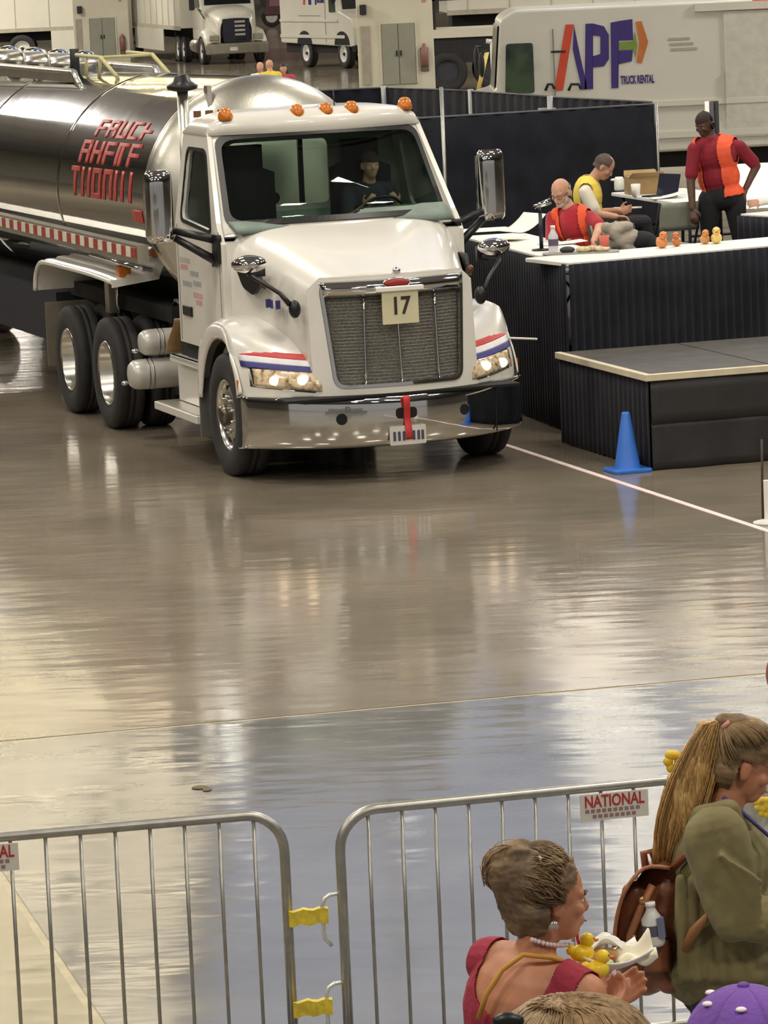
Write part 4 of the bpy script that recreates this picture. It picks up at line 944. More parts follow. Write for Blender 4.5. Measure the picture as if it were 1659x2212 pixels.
# dark red truck end between the far semi and the step van
mr = mat('maroon_paint', (92, 52, 60), .4, 0, .2, 2)
p = fl(600, 58); t = thing('maroon_truck', 'dark maroon truck seen between the far semi and the step van', 'truck', (p.x, p.y, 0), 0)
MB().prism(rpoly([(-.6, .5), (.75, .5), (.8, 3.4), (-.55, 3.4)], .1), 2.5, frame((0, 2.6, 0), (1, 0, 0), (0, 0, 1))).build('cab', mr, t, bevel=.05)
MB().bb((-.3, .08, 1.9), (.5, .12, 2.7)).build('windscreen', mat('dark_van_screen', (22, 24, 30), .08), t)
MB().bb((-.32, .02, .9), (.48, .1, 1.6)).build('grille', mat('pink_grey_grille', (150, 110, 116), .4), t)
wheels_simple(t, [(-.25, .3), (.45, .3)], .45, .25)

# three people standing far back
def standing(x, y, h, fwd, name_lbl, top, bottom, skin, hairm, group=None, hairkeep=None, voxel=.02):
    k = h / 1.72; o = V((x, y, 0)); f = V(fwd).normalized(); r = f.cross(V((0, 0, 1)))
    P = lambda a, b, z: o + r * a * k + f * b * k + V((0, 0, z * k))
    res = person('person', name_lbl, {'pelvis': P(0, 0, .95), 'neck': P(0, -.01, 1.46), 'head': P(0, .02, 1.60), 'sl': P(-.19, 0, 1.40), 'sr': P(.19, 0, 1.40), 'el': P(-.25, .0, 1.12), 'er': P(.25, 0, 1.12), 'wl': P(-.22, .12, .90), 'wr': P(.22, .12, .90),
        'hl': P(-.09, 0, .92), 'hr': P(.09, 0, .92), 'kl': P(-.10, .01, .50), 'kr': P(.10, .01, .50), 'al': P(-.10, -.01, .08), 'ar': P(.10, -.01, .08)}, top, bottom, skin, (x, y, 0), hfwd=f, bfwd=f, voxel=voxel, k=k, group=group)
    if hairm: scalp(res[2], res[4], hairm, res[1], hairkeep or (lambda q: q.z > .05 or q.y < -.02), k, .012)
    return res
greyp = mat('grey_trousers', (84, 84, 90), .9)
yv = mat('yellow_vest_cloth', (236, 206, 70), .7); pk = mat('pink_red_shirt', (186, 70, 84), .8)
a = at(562, 133, 88); standing(a.x, 88, a.z, (-.4, -1, 0), 'bald man in white shirt standing far back left of the yellow vest', paper, greyp, SKIN, None)
a = at(582, 128, 87); standing(a.x, 87, a.z, (-.5, 1, 0), 'man in yellow vest standing far back with his back turned', yv, greyp, SKIN, None)
a = at(612, 136, 87.5); r_ = standing(a.x, 87.5, a.z, (-.2, -1, 0), 'woman with long dark hair and pink top standing far back', pk, greyp, SKIN, mat('black_hair', (40, 32, 32), .6))
MB().ell(r_[2]['head'] + V((.01, .05, -.12)), (.10, .07, .2)).build('long_hair', mat('black_hair', (40, 32, 32), .6), r_[1])

# ---------------------------------------------------------------- stage, judges' riser, curtains
el, eb = V((math.cos(math.radians(17)), math.sin(math.radians(17)), 0)), V((-math.sin(math.radians(17)), math.cos(math.radians(17)), 0))
def pleats(name, pts, z0, z1, m, parent, amp=.03, per=.14, n_per=6, flare=1.0, seed=1):
    rnd = random.Random(seed); pts = [V(p) for p in pts]; L_ = [0]
    for a, b in zip(pts, pts[1:]): L_.append(L_[-1] + (b - a).length)
    tot = L_[-1]; n = max(8, int(tot / per * n_per)); cols = []
    ph = [rnd.uniform(-.6, .6) for _ in range(int(tot / per) + 3)]
    for i in range(n + 1):
        d = tot * i / n; k = max(j for j in range(len(pts) - 1) if L_[j] <= d + 1e-9); f = (d - L_[k]) / (L_[k + 1] - L_[k])
        p = pts[k].lerp(pts[k + 1], f); t = (pts[k + 1] - pts[k]).normalized(); nn = V((t.y, -t.x, 0))
        w_ = math.sin(2 * PI * d / per + ph[int(d / per)] * math.sin(PI * ((d / per) % 1)))
        cols.append([p + nn * amp * w_ * (.45 + .55 * (1 - q / 5)) * flare + V((0, 0, z0 + (z1 - z0) * q / 5)) for q in range(6)])
    return MB().rings(cols, False, False, True).build(name, m, parent, solid=.006)
SA = V((2.18, 33.50, 0)); SW, SD, SH = 3.2, 2.15, .79
stage = thing('stage', 'low stage with pale edging and black skirt beside the blue cone', 'stage', SA, math.radians(17))
deckd = mat('dark_stage_deck', (70, 66, 60), .55, 0, .2, 5)
for k in range(3):
    MB().bb((.03 + k * SW / 3, .03, SH - .05), (.03 + (k + 1) * SW / 3 - .015, SD - .02, SH - .004)).build('deck_panel', deckd, stage)
edge = mat('pale_wood_edging', (214, 204, 178), .5, 0, .06, 8)
MB().bb((-.03, -.03, SH - .055), (SW, .03, SH)).build('edge_strip', edge, stage, bevel=.006)
MB().bb((-.03, .03, SH - .055), (.03, SD, SH)).build('edge_strip', edge, stage, bevel=.006)
sk = mat('black_vinyl_skirt', (44, 44, 46), .55, 0, .15, 4, bump=.2, bscale=6)
pleats('skirt', [(.01, SD, 0), (.01, .01, 0)], .01, SH - .055, blackcloth, stage, .015, .11)
MB().grid(lambda a, b: (.02 + (SW - .04) * a, .004 + .012 * math.sin(a * 40) * (1 - b) + .006 * math.sin(a * 17 + 2), .005 + .40 * b), 60, 6).build('skirt', sk, stage, solid=.006)
MB().grid(lambda a, b: (.02 + (SW - .04) * a, -.004 + .006 * math.sin(a * 23 + 1), .38 + (SH - .435) * b), 40, 4).build('skirt', sk, stage, solid=.006)
MB().bb((.08, .08, 0), (SW - .1, SD - .1, SH - .06)).build('stage_frame', asphaltdark, stage)
# judges' riser
C0, C1, CR = V((.86, 39.72, 0)), V((1.69, 36.14, 0)), V((4.9, 37.72, 0))
RZ = .75
riser = MB(); poly = [(C1.x + .10, C1.y + .16), (CR.x, CR.y + .2), (CR.x - 1.0, 47.6), (C0.x - .9, 46.8), (C0.x + .14, C0.y)]
riser.prism(poly, RZ - .02); riser.v = [(x, y, z) for x, y, z in riser.v]
tag(riser.build('judges_riser', mat('dark_riser_carpet', (40, 40, 46), .95)), 'raised dark platform the judges sit on behind black skirting', 'platform')
tabw = mat('white_table_top', (238, 236, 232), .5, 0, .02)
def table(name, label, a, b, depth, zt, skirt_pts=None, legs=True, round_end=False):
    a, b = V(a), V(b); d = (b - a).normalized(); nrm = V((-d.y, d.x, 0)); t = thing(name, label, 'table', (a.x, a.y, RZ), math.atan2(d.y, d.x))
    L_ = (b - a).length
    MB().prism(rpoly([(0, 0), (L_, 0), (L_, depth), (0, depth)], .05 if not round_end else .3), .035, Matrix.Translation((0, 0, zt - RZ - .035))).build('table_top', tabw, t, bevel=.006)
    if legs:
        for x in (.25, L_ - .25):
            for y in (.1, depth - .1): MB().tube([(x, y, 0), (x, y, zt - RZ - .035)], .016, 8).build('leg', steel, t)
    return t
tf = table('judges_table', 'long white-topped front table with black skirt where judges sit', C1, CR, .80, 1.5)
pleats('table_skirt', [(0, -.02, 0), ((CR - C1).length, -.02, 0)], -RZ + .01, .735, blackcloth, tf, .022, .085, seed=3)
ts = table('judges_table', 'white-topped side table strewn with papers behind the truck mirror', C0, C1 + (C0 - C1).normalized() * .95, .60, 1.5)
pleats('table_skirt', [(0, -.02, 0), ((C1 - C0).length, -.02, 0)], -RZ + .01, .735, blackcloth, ts, .022, .085, seed=4)
a, b = fl(1318, 416, 1.5), fl(1476, 440, 1.5)
tb = table('work_table', 'white table carrying a cardboard box behind the judge in yellow', a, b, .85, 1.5, legs=False)
Lb = (b - a).length
for x in (.25, Lb - .12):
    MB().tube([(x, .1, 0), (x + .02, .1, .45), (x - .12, .1, .70)], .018, 8).tube([(x, .72, 0), (x + .02, .72, .45), (x - .12, .72, .70)], .018, 8).tube([(x + .02, .1, .4), (x + .02, .72, .4)], .014, 6).build('leg', dark, tb)
a, b = fl(1596, 462, 1.5), fl(1740, 470, 1.5)
tc_ = table('work_table', 'white table at the right edge behind the standing judge', a, b, .8, 1.5)
pleats('table_skirt', [(0, -.02, 0), ((b - a).length, -.02, 0)], -.0 + .01, .735, blackcloth, tc_, .02, .1, seed=9)

# curtains
def drape(label, pts, zt, posts, seed, m=None, name='pipe_and_drape', amp=.025, per=.3, rise=.05):
    t = thing(name, label, 'curtain', (0, 0, 0)); pts = [V((p.x, p.y, 0)) for p in pts]
    for k, (a, b) in enumerate(zip(pts, pts[1:])):
        n = max(1, round((b - a).length / 2.6))
        for q in range(n): pleats('drape_panel', [a.lerp(b, q / n), a.lerp(b, (q + 1) / n)], .02, zt, m or blackcloth, t, amp, per, seed=seed + k * 7 + q)
        MB().tube([a + V((0, 0, zt + .008)), b + V((0, 0, zt + .008))], .013, 6).build('crossbar', mat('dull_grey_bar', (110, 112, 118), .6), t)
    for p in posts: MB().tube([(p.x, p.y, 0), (p.x, p.y, zt + rise)], .022, 8).box((p.x, p.y, .01), (.4, .4, .02)).build('upright', steel, t)
    return t
ZD = 2.2
drape('black curtain wall on poles directly behind the judges', [fl(880, 258, ZD), fl(1414, 226, ZD)], ZD, [fl(900, 256, ZD), fl(1413, 226, ZD)], 11, rise=.02)
fp = [fl(686, 197, ZD), fl(832, 190, ZD), fl(1010, 197, ZD), fl(1187, 210, ZD), fl(1408, 222, ZD)]
ft = drape('second black curtain wall farther back in front of the delivery van', fp, ZD, [fp[0] + V((0, .1, 0)), fp[4] + V((.05, .05, 0))], 31, rise=0)
for px, y0, y1 in ((828, 190, 252), (1016, 197, 245), (1187, 212, 270)):
    p = fl(px, y0, ZD); MB().tube([(p.x, p.y - .09, 1.2), (p.x, p.y - .09, ZD + .03)], .035, 8).build('upright', mat('white_upright', (206, 206, 204), .4), ft)
p = fl(1187, 236, 2.05); MB().box((p.x, p.y - .1, 2.05), (.3, .05, .05)).build('cross_clip', white2, ft)
pw = [fl(560, 200, ZD), fl(684, 197, ZD)]
drape('pale grey curtain panel on poles left of the black curtain', pw, ZD, pw, 51, mat('pale_grey_drape', (178, 174, 166), .9), per=.5, amp=.03)
pp = at(953, 188, 47.5); tag(MB().tube([(pp.x, 47.5, 0), (pp.x, 47.5, pp.z)], .02, 8).box((pp.x, 47.5, .01), (.4, .4, .02)).build('upright_pole', steel), 'slim bare steel pole standing in front of the black curtain', 'pole')

# things on and around the tables
def w3(px, py, z=1.5): return fl(px, py, z)
def sheet_of(p, sx, sy, rz, lab, tilt=0.0, m=paper):
    o = MB().grid(lambda a, b: ((a - .5) * sx, (b - .5) * sy, .003 + tilt * a * a), 6, 4).build('paper_sheet', m, solid=.002)
    o.location = p; o.rotation_euler = (0, 0, rz); return tag(o, lab, 'paper')
sheet_of(w3(1040, 498) + V((0, 0, .002)), .6, .5, .2, 'wide white paper spread on the side table nearest the truck')
sheet_of(w3(1085, 520) + V((0, 0, .002)), .42, .3, -.4, 'yellowed paper lying in front of the wide paper on the side table', .03, mat('cream_paper', (232, 224, 196), .8))
sheet_of(w3(1128, 500) + V((0, 0, .004)), .30, .42, .5, 'curled white paper standing up at the far side of the side table', .16)
sheet_of(w3(1215, 527) + V((0, 0, .002)), .42, .28, .2, 'white score sheets in front of the judge with glasses', .02)
ms = thing('microphone_stand', 'black desk microphone on a thin stand on the front table', 'microphone', w3(1170, 541))
MB().lathe([(.001, 0), (.09, .005), (.09, .012), (.02, .02)], 20).build('base', black, ms)
MB().tube([(0, 0, .01), (0, 0, .34)], .018, 8).build('stem', mat('purple_black', (38, 32, 52), .4), ms)
MB().tube([(0, 0, .34), (.0, .02, .37), (-.06, .02, .40)], .012, 8).build('gooseneck', black, ms)
MB().tube([(-.05, .02, .395), (.10, .04, .44)], [.02, .03], 10).build('capsule', chrome, ms)
def bottle(p, lab, m, h=.2, r=.033, name='bottle', capm=paper, cat='bottle'):
    t = thing(name, lab, cat, p)
    MB().lathe([(r * .9, 0), (r, .01), (r, h * .62), (r * .55, h * .78), (r * .42, h * .86), (r * .42, h * .9)], 18).build('body', m, t)
    MB().lathe([(r * .48, h * .9), (r * .48, h)], 14).build('cap', capm, t)
    MB().lathe([(r * 1.02, h * .25), (r * 1.02, h * .5)], 18, caps=False).build('label_band', mat('dark_label', (96, 92, 110), .5), t)
    return t
bottle(w3(1196, 545), 'pale plastic water bottle on the front table beside the microphone', mat('milky_plastic', (214, 210, 218), .25, 0, .05), .24, .045)
tr = thing('snack_tray', 'grey tray of snacks on the front table before the judge', 'tray', w3(1255, 547))
MB().prism(rpoly([(-.34, -.12), (.34, -.12), (.34, .12), (-.34, .12)], .05), .012).build('tray', mat('grey_tray', (150, 146, 142), .4), tr)
for k, (x, y, c_) in enumerate(((-.12, .02, (60, 60, 66)), (.02, -.03, (206, 196, 150)), (.10, .03, (214, 178, 150)), (.19, -.02, (224, 214, 176)))):
    MB().ell((x, y, .035), (.07, .045, .03)).build('snack', mat('snack_%d' % k, c_, .6, 0, .2, 30), tr)
cu = thing('cup', 'red-orange cup on the front table by the judge\'s hand', 'cup', w3(1306, 545))
MB().lathe([(.035, 0), (.045, .15), (.04, .15), (.032, .01)], 18).build('shell', mat('red_orange_cup', (206, 98, 78), .5), cu)
def duck(p, rz, c_, lab, k=1.0, name='rubber_duck', grp=None):
    t = thing(name, lab, 'toy', p, rz, grp); m = mat('duck_%d_%d' % (c_[0], c_[1]), c_, .35, 0, .06)
    b = MB().ell((0, 0, .042 * k), (.06 * k, .045 * k, .042 * k)); b.ell((-.055 * k, 0, .062 * k), (.025 * k, .02 * k, .022 * k), Matrix.Rotation(-.6, 3, 'Y')); b.build('duck_body', m, t)
    h = MB().ell((.03 * k, 0, .10 * k), (.034 * k, .032 * k, .034 * k)).build('duck_head', m, t)
    MB().ell((.068 * k, 0, .095 * k), (.018 * k, .016 * k, .008 * k)).build('beak', mat('duck_beak', (206, 96, 40), .4), t)
    for s in (-1, 1): MB().ell((.052 * k, s * .020 * k, .108 * k), (.005 * k, .005 * k, .006 * k), None, 8).build('duck_eye', black, h)
    return t
duck(w3(1430, 536), -1.2, (214, 138, 76), 'orange toy duck at the left of four on the front table', 1.15)
duck(w3(1462, 532), -1.8, (196, 124, 66), 'darker orange toy duck second of four on the front table', 1.0)
duck(w3(1523, 527), -1.4, (206, 146, 78), 'tan-orange toy duck third of four on the front table', 1.0)
duck(w3(1548, 526), -1.6, (236, 208, 120), 'pale yellow toy duck at the right of four on the front table', 1.15)
p = w3(1392, 418); bxo = thing('cardboard_box', 'brown cardboard box on the white table behind the yellow-vested judge', 'box', p, .15)
MB().bb((-.19, -.13, 0), (.19, .13, .19)).build('carton', mat('brown_cardboard', (168, 140, 98), .85, 0, .1, 6), bxo, bevel=.004)
for s, nm in ((-1, 'flap'), (1, 'flap')): MB().prism([(-.19, 0), (.19, 0), (.17, .10), (-.17, .10)], .005, frame((0, s * .13, .19), (1, 0, 0), (0, s * .8, .45))).build(nm, mat('brown_cardboard', (168, 140, 98), .85), bxo)
p = w3(1338, 412); jg = thing('white_jug', 'small white jug on the left end of the white table', 'jug', p)
MB().lathe([(.05, 0), (.055, .02), (.055, .12), (.04, .15)], 16).build('jug_body', paper, jg); MB().tube([(.05, 0, .03), (.09, 0, .06), (.09, 0, .10), (.05, 0, .12)], .01, 6).build('jug_handle', paper, jg); MB().ell((-.06, 0, .12), (.035, .02, .015)).build('spout', paper, jg)
p = w3(1374, 424); c2_ = thing('paper_cup', 'white paper cup beside the cardboard box', 'cup', p); MB().lathe([(.04, 0), (.052, .13), (.047, .13), (.036, .01)], 16).build('shell', paper, c2_)
p = w3(1425, 425); lt = thing('laptop', 'dark open laptop on the white table right of the cardboard box', 'laptop', p, -.9)
MB().bb((-.16, -.11, 0), (.16, .11, .016)).build('keyboard_base', dark, lt); MB().prism([(-.16, 0), (.16, 0), (.16, .22), (-.16, .22)], .01, frame((0, .11, .016), (1, 0, 0), (0, .25, .97))).build('screen', mat('dark_screen', (40, 42, 58), .2), lt)
sheet_of(w3(1355, 428) + V((0, -.02, -.10)), .30, .02, -.15, 'white paper notice hanging off the front of the white table').rotation_euler = (math.radians(80), 0, -.15)
sheet_of(w3(1440, 428) + V((0, 0, .003)), .34, .3, .1, 'crumpled papers at the right end of the white table', .05)
# folding chairs
greyc = mat('grey_chair_plastic', (146, 148, 136), .5, 0, .06)
def chair(p, rz, lab, m=greyc):
    t = thing('folding_chair', lab, 'chair', p, rz, 'judges folding chairs')
    MB().grid(lambda a, b: (-.21 + .42 * a, -.2 + .4 * b, .45 + .01 * math.sin(PI * a)), 6, 6).build('seat', m, t, solid=.025)
    MB().grid(lambda a, b: (-.21 + .42 * a, -.22 - .04 * math.sin(PI * a) - .06 * b, .62 + .28 * b), 8, 5).build('backrest', m, t, solid=.02)
    for s in (-1, 1):
        MB().tube([(s * .22, .20, 0), (s * .22, -.15, .6), (s * .22, -.29, .90)], .013, 8).build('leg', dark, t)
        MB().tube([(s * .20, -.22, 0), (s * .20, .16, .44)], .013, 8).build('leg', dark, t)
    return t
def rise(px, py, Y): q = at(px, py, Y); return V((q.x, Y, RZ - .02))
chair(rise(1255, 500, 38.95), 1.2, 'grey folding chair under the judge with glasses')
chair(rise(1285, 470, 42.6), -PI / 2, 'grey folding chair under the judge in the yellow vest')
chair(rise(1448, 470, 41.4), .3, 'grey folding chair standing empty left of the white table leg')

# judges
redsh = mat('dark_red_polo', (170, 32, 48), .85, 0, .12, 6, sheen=.2); darksh = mat('maroon_polo', (138, 30, 46), .85, 0, .12, 6)
orv = mat('orange_vest_cloth', (240, 92, 52), .7, 0, .1, 8); tanp = mat('tan_grey_trousers', (168, 158, 146), .9); blkp = mat('black_trousers', (34, 34, 38), .9)
def vest(J, RB, body, m, k=1.0, gap=.055, g=1.0, lowcut=-.12, front=True, grow=.018):
    ch = J['pelvis'].lerp(J['neck'], .68); wa = J['pelvis'].lerp(J['neck'], .33); Ri = RB.transposed()
    pr = [elp(J['pelvis'], (.165 * g * k, .125 * g * k, .13 * k), RB, 0), elp(wa, (.150 * g * k, .118 * g * k, .17 * k), RB, 0), elp(ch, (.175 * g * k, .122 * g * k, .185 * k), RB, 0), cap(J['sl'].lerp(J['neck'], .3), J['neck'] - RB.col[2] * .03, .062 * k, .058 * k, 0), cap(J['sr'].lerp(J['neck'], .3), J['neck'] - RB.col[2] * .03, .062 * k, .058 * k, 0)]
    zl = (Ri @ (J['pelvis'] - ch)).z
    def kp(p):
        q = Ri @ (p - ch)
        if q.z < zl + lowcut + .06: return False
        if abs(q.x) > .165 * k * g and q.z > -.10: return False
        if (q - Ri @ (J['neck'] - ch)).length < .085: return False
        if q.y > 0: return abs(q.x) > gap + .05 * max(0, q.z) * 0
        return True
    return melt('vest', pr, m, body, .010, 3, grow, kp, .006)
# 1: seated, bald with glasses and grey beard, orange vest over red polo
Y1 = 38.8; H1 = at(1212, 415, Y1)
def o1(dx, dy, dz): return H1 + V((dx, dy, dz))
f1 = V((-.55, -.85, 0)).normalized(); r1 = f1.cross(V((0, 0, 1)))
def b1(a, b, z): q = H1 + r1 * a + f1 * b; return V((q.x + .17, q.y, RZ + z))
J1 = {'pelvis': b1(-.02, -.05, .55), 'neck': V((H1.x + .09, H1.y + .02, H1.z - .17)), 'head': H1}
J1['sl'] = J1['neck'] + r1 * -.20 + V((0, 0, -.08)); J1['sr'] = J1['neck'] + r1 * .20 + V((-.0, 0, -.08))
J1['sl'], J1['sr'] = (J1['sl'], J1['sr'])
J1['el'] = at(1296, 490, Y1 - .25); J1['wl'] = at(1283, 522, Y1 - .6); J1['er'] = J1['sr'] + V((-.02, -.12, -.22)); J1['wr'] = J1['er'] + V((.10, -.22, -.02))
kn = at(1378, 505, Y1 - .1); J1['hl'] = J1['pelvis'] + V((.10, -.02, 0)); J1['kl'] = V((kn.x, kn.y, RZ + .56)); J1['al'] = V((kn.x + .08, kn.y, RZ + .08)); J1['hr'] = J1['pelvis'] + V((-.04, -.08, 0)); J1['kr'] = J1['pelvis'] + V((-.05, -.42, .03)); J1['ar'] = J1['pelvis'] + V((-.06, -.48, -.46))
t1, bd1, JJ1, RB1, RH1 = person('person', 'seated bald judge with glasses and grey beard in orange vest over red polo', J1, redsh, tanp, SKIN, (J1['pelvis'].x, J1['pelvis'].y, RZ - .02), hfwd=(-.55, -.78, -.42), hup=(-.22, -.30, .93), bfwd=f1, sleeve='short', voxel=.008, k=1.1)
face_parts(JJ1['head'], RH1, bd1, 1.1)
vest(JJ1, RB1, bd1, orv, k=1.1, gap=.105)
gl = MB(); P = lambda x, y, z: JJ1['head'] + RH1 @ V((x * 1.1, y * 1.1, z * 1.1))
for s in (-1, 1): gl.tube([P(s * .033 + .026 * math.cos(a), .096, -.006 + .018 * math.sin(a)) for a in [2 * PI * q / 14 for q in range(15)]], .0028, 5); gl.tube([P(s * .058, .094, 0), P(s * .078, .0, 0)], .0028, 5)
gl.tube([P(-.008, .098, 0), P(.008, .098, 0)], .0028, 5).build('glasses', black, bd1)
melt('beard', [elp(P(0, .05, -.088), (.045, .046, .034), RH1, 0), elp(P(.045, .02, -.06), (.028, .035, .045), RH1, 0), elp(P(-.045, .02, -.06), (.028, .035, .045), RH1, 0)], mat('grey_beard', (176, 172, 164), .9, 0, .15, 60), bd1, .006, 2)
scalp(JJ1, RH1, mat('grey_beard', (176, 172, 164), .9), bd1, lambda q: q.y < -.02 and q.z < .05, 1.1)
# 2: seated, yellow vest over white shirt, side on, looking down to the right
Y2 = 42.5; H2 = at(1304, 360, Y2); f2 = V((1, -.1, 0)).normalized()
J2 = {'head': H2, 'neck': at(1268, 392, Y2), 'pelvis': V((at(1272, 470, Y2).x, Y2 + .02, RZ + .58))}
J2['sr'] = J2['neck'] + V((-.03, -.19, -.10)); J2['sl'] = J2['neck'] + V((0, .19, -.08))
J2['er'] = at(1288, 462, Y2 - .26); J2['wr'] = at(1330, 468, Y2 - .3); J2['el'] = J2['sl'] + V((.08, .04, -.26)); J2['wl'] = J2['el'] + V((.24, -.1, .02))
for s, q in (('r', -.1), ('l', .1)): J2['h' + s] = J2['pelvis'] + V((.03, q, 0)); J2['k' + s] = V((at(1392, 470, Y2).x, Y2 + q, RZ + .60)); J2['a' + s] = V((at(1408, 470, Y2).x, Y2 + q, RZ + .08))
wsh = mat('white_shirt', (226, 220, 204), .8)
t2, bd2, JJ2, RB2, RH2 = person('person', 'seated judge in yellow vest over white shirt bent over side-on', J2, wsh, blkp, SKIN, (J2['pelvis'].x, J2['pelvis'].y, RZ - .02), hfwd=(.80, -.15, -.6), hup=(.58, -.05, .8), bfwd=f2, voxel=.009, k=1.1)
face_parts(JJ2['head'], RH2, bd2, 1.1)
yv2 = mat('yellow_safety_vest', (240, 214, 92), .7, 0, .08, 8)
vest(JJ2, RB2, bd2, yv2, k=1.1, gap=.02)
scalp(JJ2, RH2, mat('grey_brown_hair', (92, 78, 72), .85, 0, .2, 50), bd2, lambda q: (q.y < -.01 and q.z > -.045) or (q.z > .03 and q.y < .055 and abs(q.x) > .045), 1.1)
# 3: standing, maroon polo, orange vest, cap-less with headset, left hand on hip
Y3 = 41.2; H3 = at(1522, 268, Y3); f3 = V((-.5, -.86, 0)).normalized()
J3 = {'head': H3, 'neck': at(1537, 296, Y3 + .02), 'pelvis': at(1560, 425, Y3)}
J3['sl'] = at(1597, 318, Y3 - .02); J3['sr'] = at(1500, 322, Y3 - .04); J3['el'] = at(1634, 358, Y3 + .06); J3['wl'] = at(1612, 405, Y3 - .02); J3['er'] = at(1492, 392, Y3 - .10); J3['wr'] = at(1496, 450, Y3 - .18)
for s, q in (('r', -.12), ('l', .12)): J3['h' + s] = J3['pelvis'] + V((q, 0, -.03)); J3['k' + s] = J3['h' + s] + V((q * .3, 0, -.42)); J3['a' + s] = V((J3['h' + s].x + q * .3, Y3, RZ + .07))
t3, bd3, JJ3, RB3, RH3 = person('person', 'standing judge in maroon polo and open orange vest with hand on hip', J3, darksh, blkp, SKIN2, (J3['pelvis'].x, Y3, RZ - .02), hfwd=(-.62, -.70, -.36), hup=(-.24, -.25, .93), bfwd=f3, voxel=.009, girth=1.22, k=1.07)
face_parts(JJ3['head'], RH3, bd3, 1.07)
vest(JJ3, RB3, bd3, orv, k=1.07, gap=.105, g=1.24, lowcut=-.06, grow=.022)
scalp(JJ3, RH3, mat('short_black_hair', (58, 46, 42), .9), bd3, lambda q: q.z > .045 or q.y < -.03, 1.07, grow=.004)
hs = MB().tube([JJ3['head'] + RH3 @ V(p) for p in ((.085, -.02, -.02), (.08, -.03, .07), (0, -.03, .125), (-.08, -.03, .07), (-.085, -.02, -.02))], .010, 6)
hs.build('headset_band', black, bd3)
for s in (-1, 1): MB().ell(JJ3['head'] + RH3 @ V((s * .092, -.01, -.01)), (.018, .032, .036), RH3).build('earphone', black, bd3)
pl_ = at(1541, 250, Y3 + .25); 
wp = thing('flag_pole', 'short striped grey and white pole rising behind the standing judge', 'pole', (pl_.x, Y3 + .35, RZ - .02)); zt = at(1541, 214, Y3 + .35).z - RZ
for k, mm in enumerate((paper, greyp, dark)): MB().tube([(-.05 + k * .045, 0, 0), (-.05 + k * .045, 0, zt)], .024, 8).build('rod', mm, wp)
# 4: only a forearm and hand of a seated judge show at the right edge
Y4 = 41.75; J4 = {'head': at(1745, 350, Y4), 'neck': at(1742, 385, Y4), 'pelvis': at(1740, 500, Y4)}
J4['sr'] = J4['neck'] + V((-.19, -.02, -.08)); J4['sl'] = J4['neck'] + V((.19, 0, -.08)); J4['er'] = at(1688, 428, Y4 - .28); J4['wr'] = at(1640, 436, Y4 - .55); J4['el'] = J4['sl'] + V((.05, -.1, -.25)); J4['wl'] = J4['el'] + V((-.1, -.2, 0))
for s, q in (('r', -.1), ('l', .1)): J4['h' + s] = J4['pelvis'] + V((q, 0, 0)); J4['k' + s] = J4['pelvis'] + V((q, -.4, .0)); J4['a' + s] = V((J4['pelvis'].x + q, Y4 - .42, RZ + .08))
person('person', 'judge in pale shirt at the right edge, only forearm and hand showing', J4, paper, greyp, SKIN, (J4['pelvis'].x, Y4, RZ - .02), hfwd=(-.6, -.8, 0), bfwd=(-.6, -.8, 0), sleeve='long', voxel=.011)
chair(V((J4['pelvis'].x, Y4, RZ - .02)), 2.6, 'grey folding chair under the judge at the right edge')

# a coat and a bag left on an empty chair between the judges
Yc = 38.25; cc = at(1345, 505, Yc); chair(V((cc.x, Yc + .1, RZ - .02)), PI + .3, 'grey folding chair half hidden under a draped tan coat')
Rc = Matrix.Rotation(-.35, 3, 'Y'); tcoat = thing('coat', 'tan-grey coat draped over a chair beside the judge with glasses', 'coat', V((cc.x, Yc, RZ + .55)))
Lc = lambda px, py, dy=0: at(px, py, Yc + dy) - V(tcoat.location)
wrinkle(melt('coat_cloth', [elp(Lc(1335, 497), (.15, .12, .07), Rc, 0), elp(Lc(1352, 520), (.15, .13, .09), Rc, 0), cap(Lc(1310, 490, -.05), Lc(1365, 545, -.08), .05, .06, 0), cap(Lc(1330, 500, .1), Lc(1350, 590, .1), .06, .06, 0)], tanp, tcoat, .012, 4), .012, (14, 14, 14))
tbag = thing('shoulder_bag', 'black rounded bag resting against the draped tan coat', 'bag', at(1392, 545, Yc - .05))
Lg = lambda px, py, dy=0: at(px, py, Yc + dy) - V(tbag.location)
melt('bag_body', [elp(Lg(1385, 522), (.15, .12, .10), None, 0), elp(Lg(1405, 528), (.10, .11, .08), None, 0), cap(Lg(1385, 540), Lg(1385, 610), .10, .09, 0)], blkp, tbag, .012, 4)
# floor things
cone = thing('traffic_cone', 'bright blue traffic cone on the floor beside the stage', 'cone', fl(1356, 1018))
bcm = mat('blue_cone_plastic', (52, 112, 206), .45, 0, .05)
MB().lathe([(.115, .025), (.105, .045), (.035, .47), (.028, .485), (.022, .47), (.09, .03)], 28, caps=False).build('cone_body', bcm, cone)
MB().prism(rpoly([(-.165, -.165), (.165, -.165), (.165, .165), (-.165, .165)], .05), .028, Matrix.Rotation(.3, 4, 'Z')).build('cone_base', bcm, cone, bevel=.006)
a, b = fl(1098, 963), fl(1659, 1147); d = (b - a).normalized(); a = a - d * 4.0; b = b + d * 4; n = V((-d.y, d.x, 0)) * .028
tag(MB().add([a + n + V((0, 0, z)) for z in (0, .003)] + [a - n + V((0, 0, z)) for z in (0, .003)] + [b + n + V((0, 0, z)) for z in (0, .003)] + [b - n + V((0, 0, z)) for z in (0, .003)], [(1, 3, 7, 5), (0, 4, 6, 2), (0, 1, 5, 4), (2, 6, 7, 3), (0, 2, 3, 1), (4, 5, 7, 6)]).build('tape_line', mat('pinkish_white_tape', (236, 214, 214), .5)), 'pinkish white tape line along the floor past the cone', 'tape')
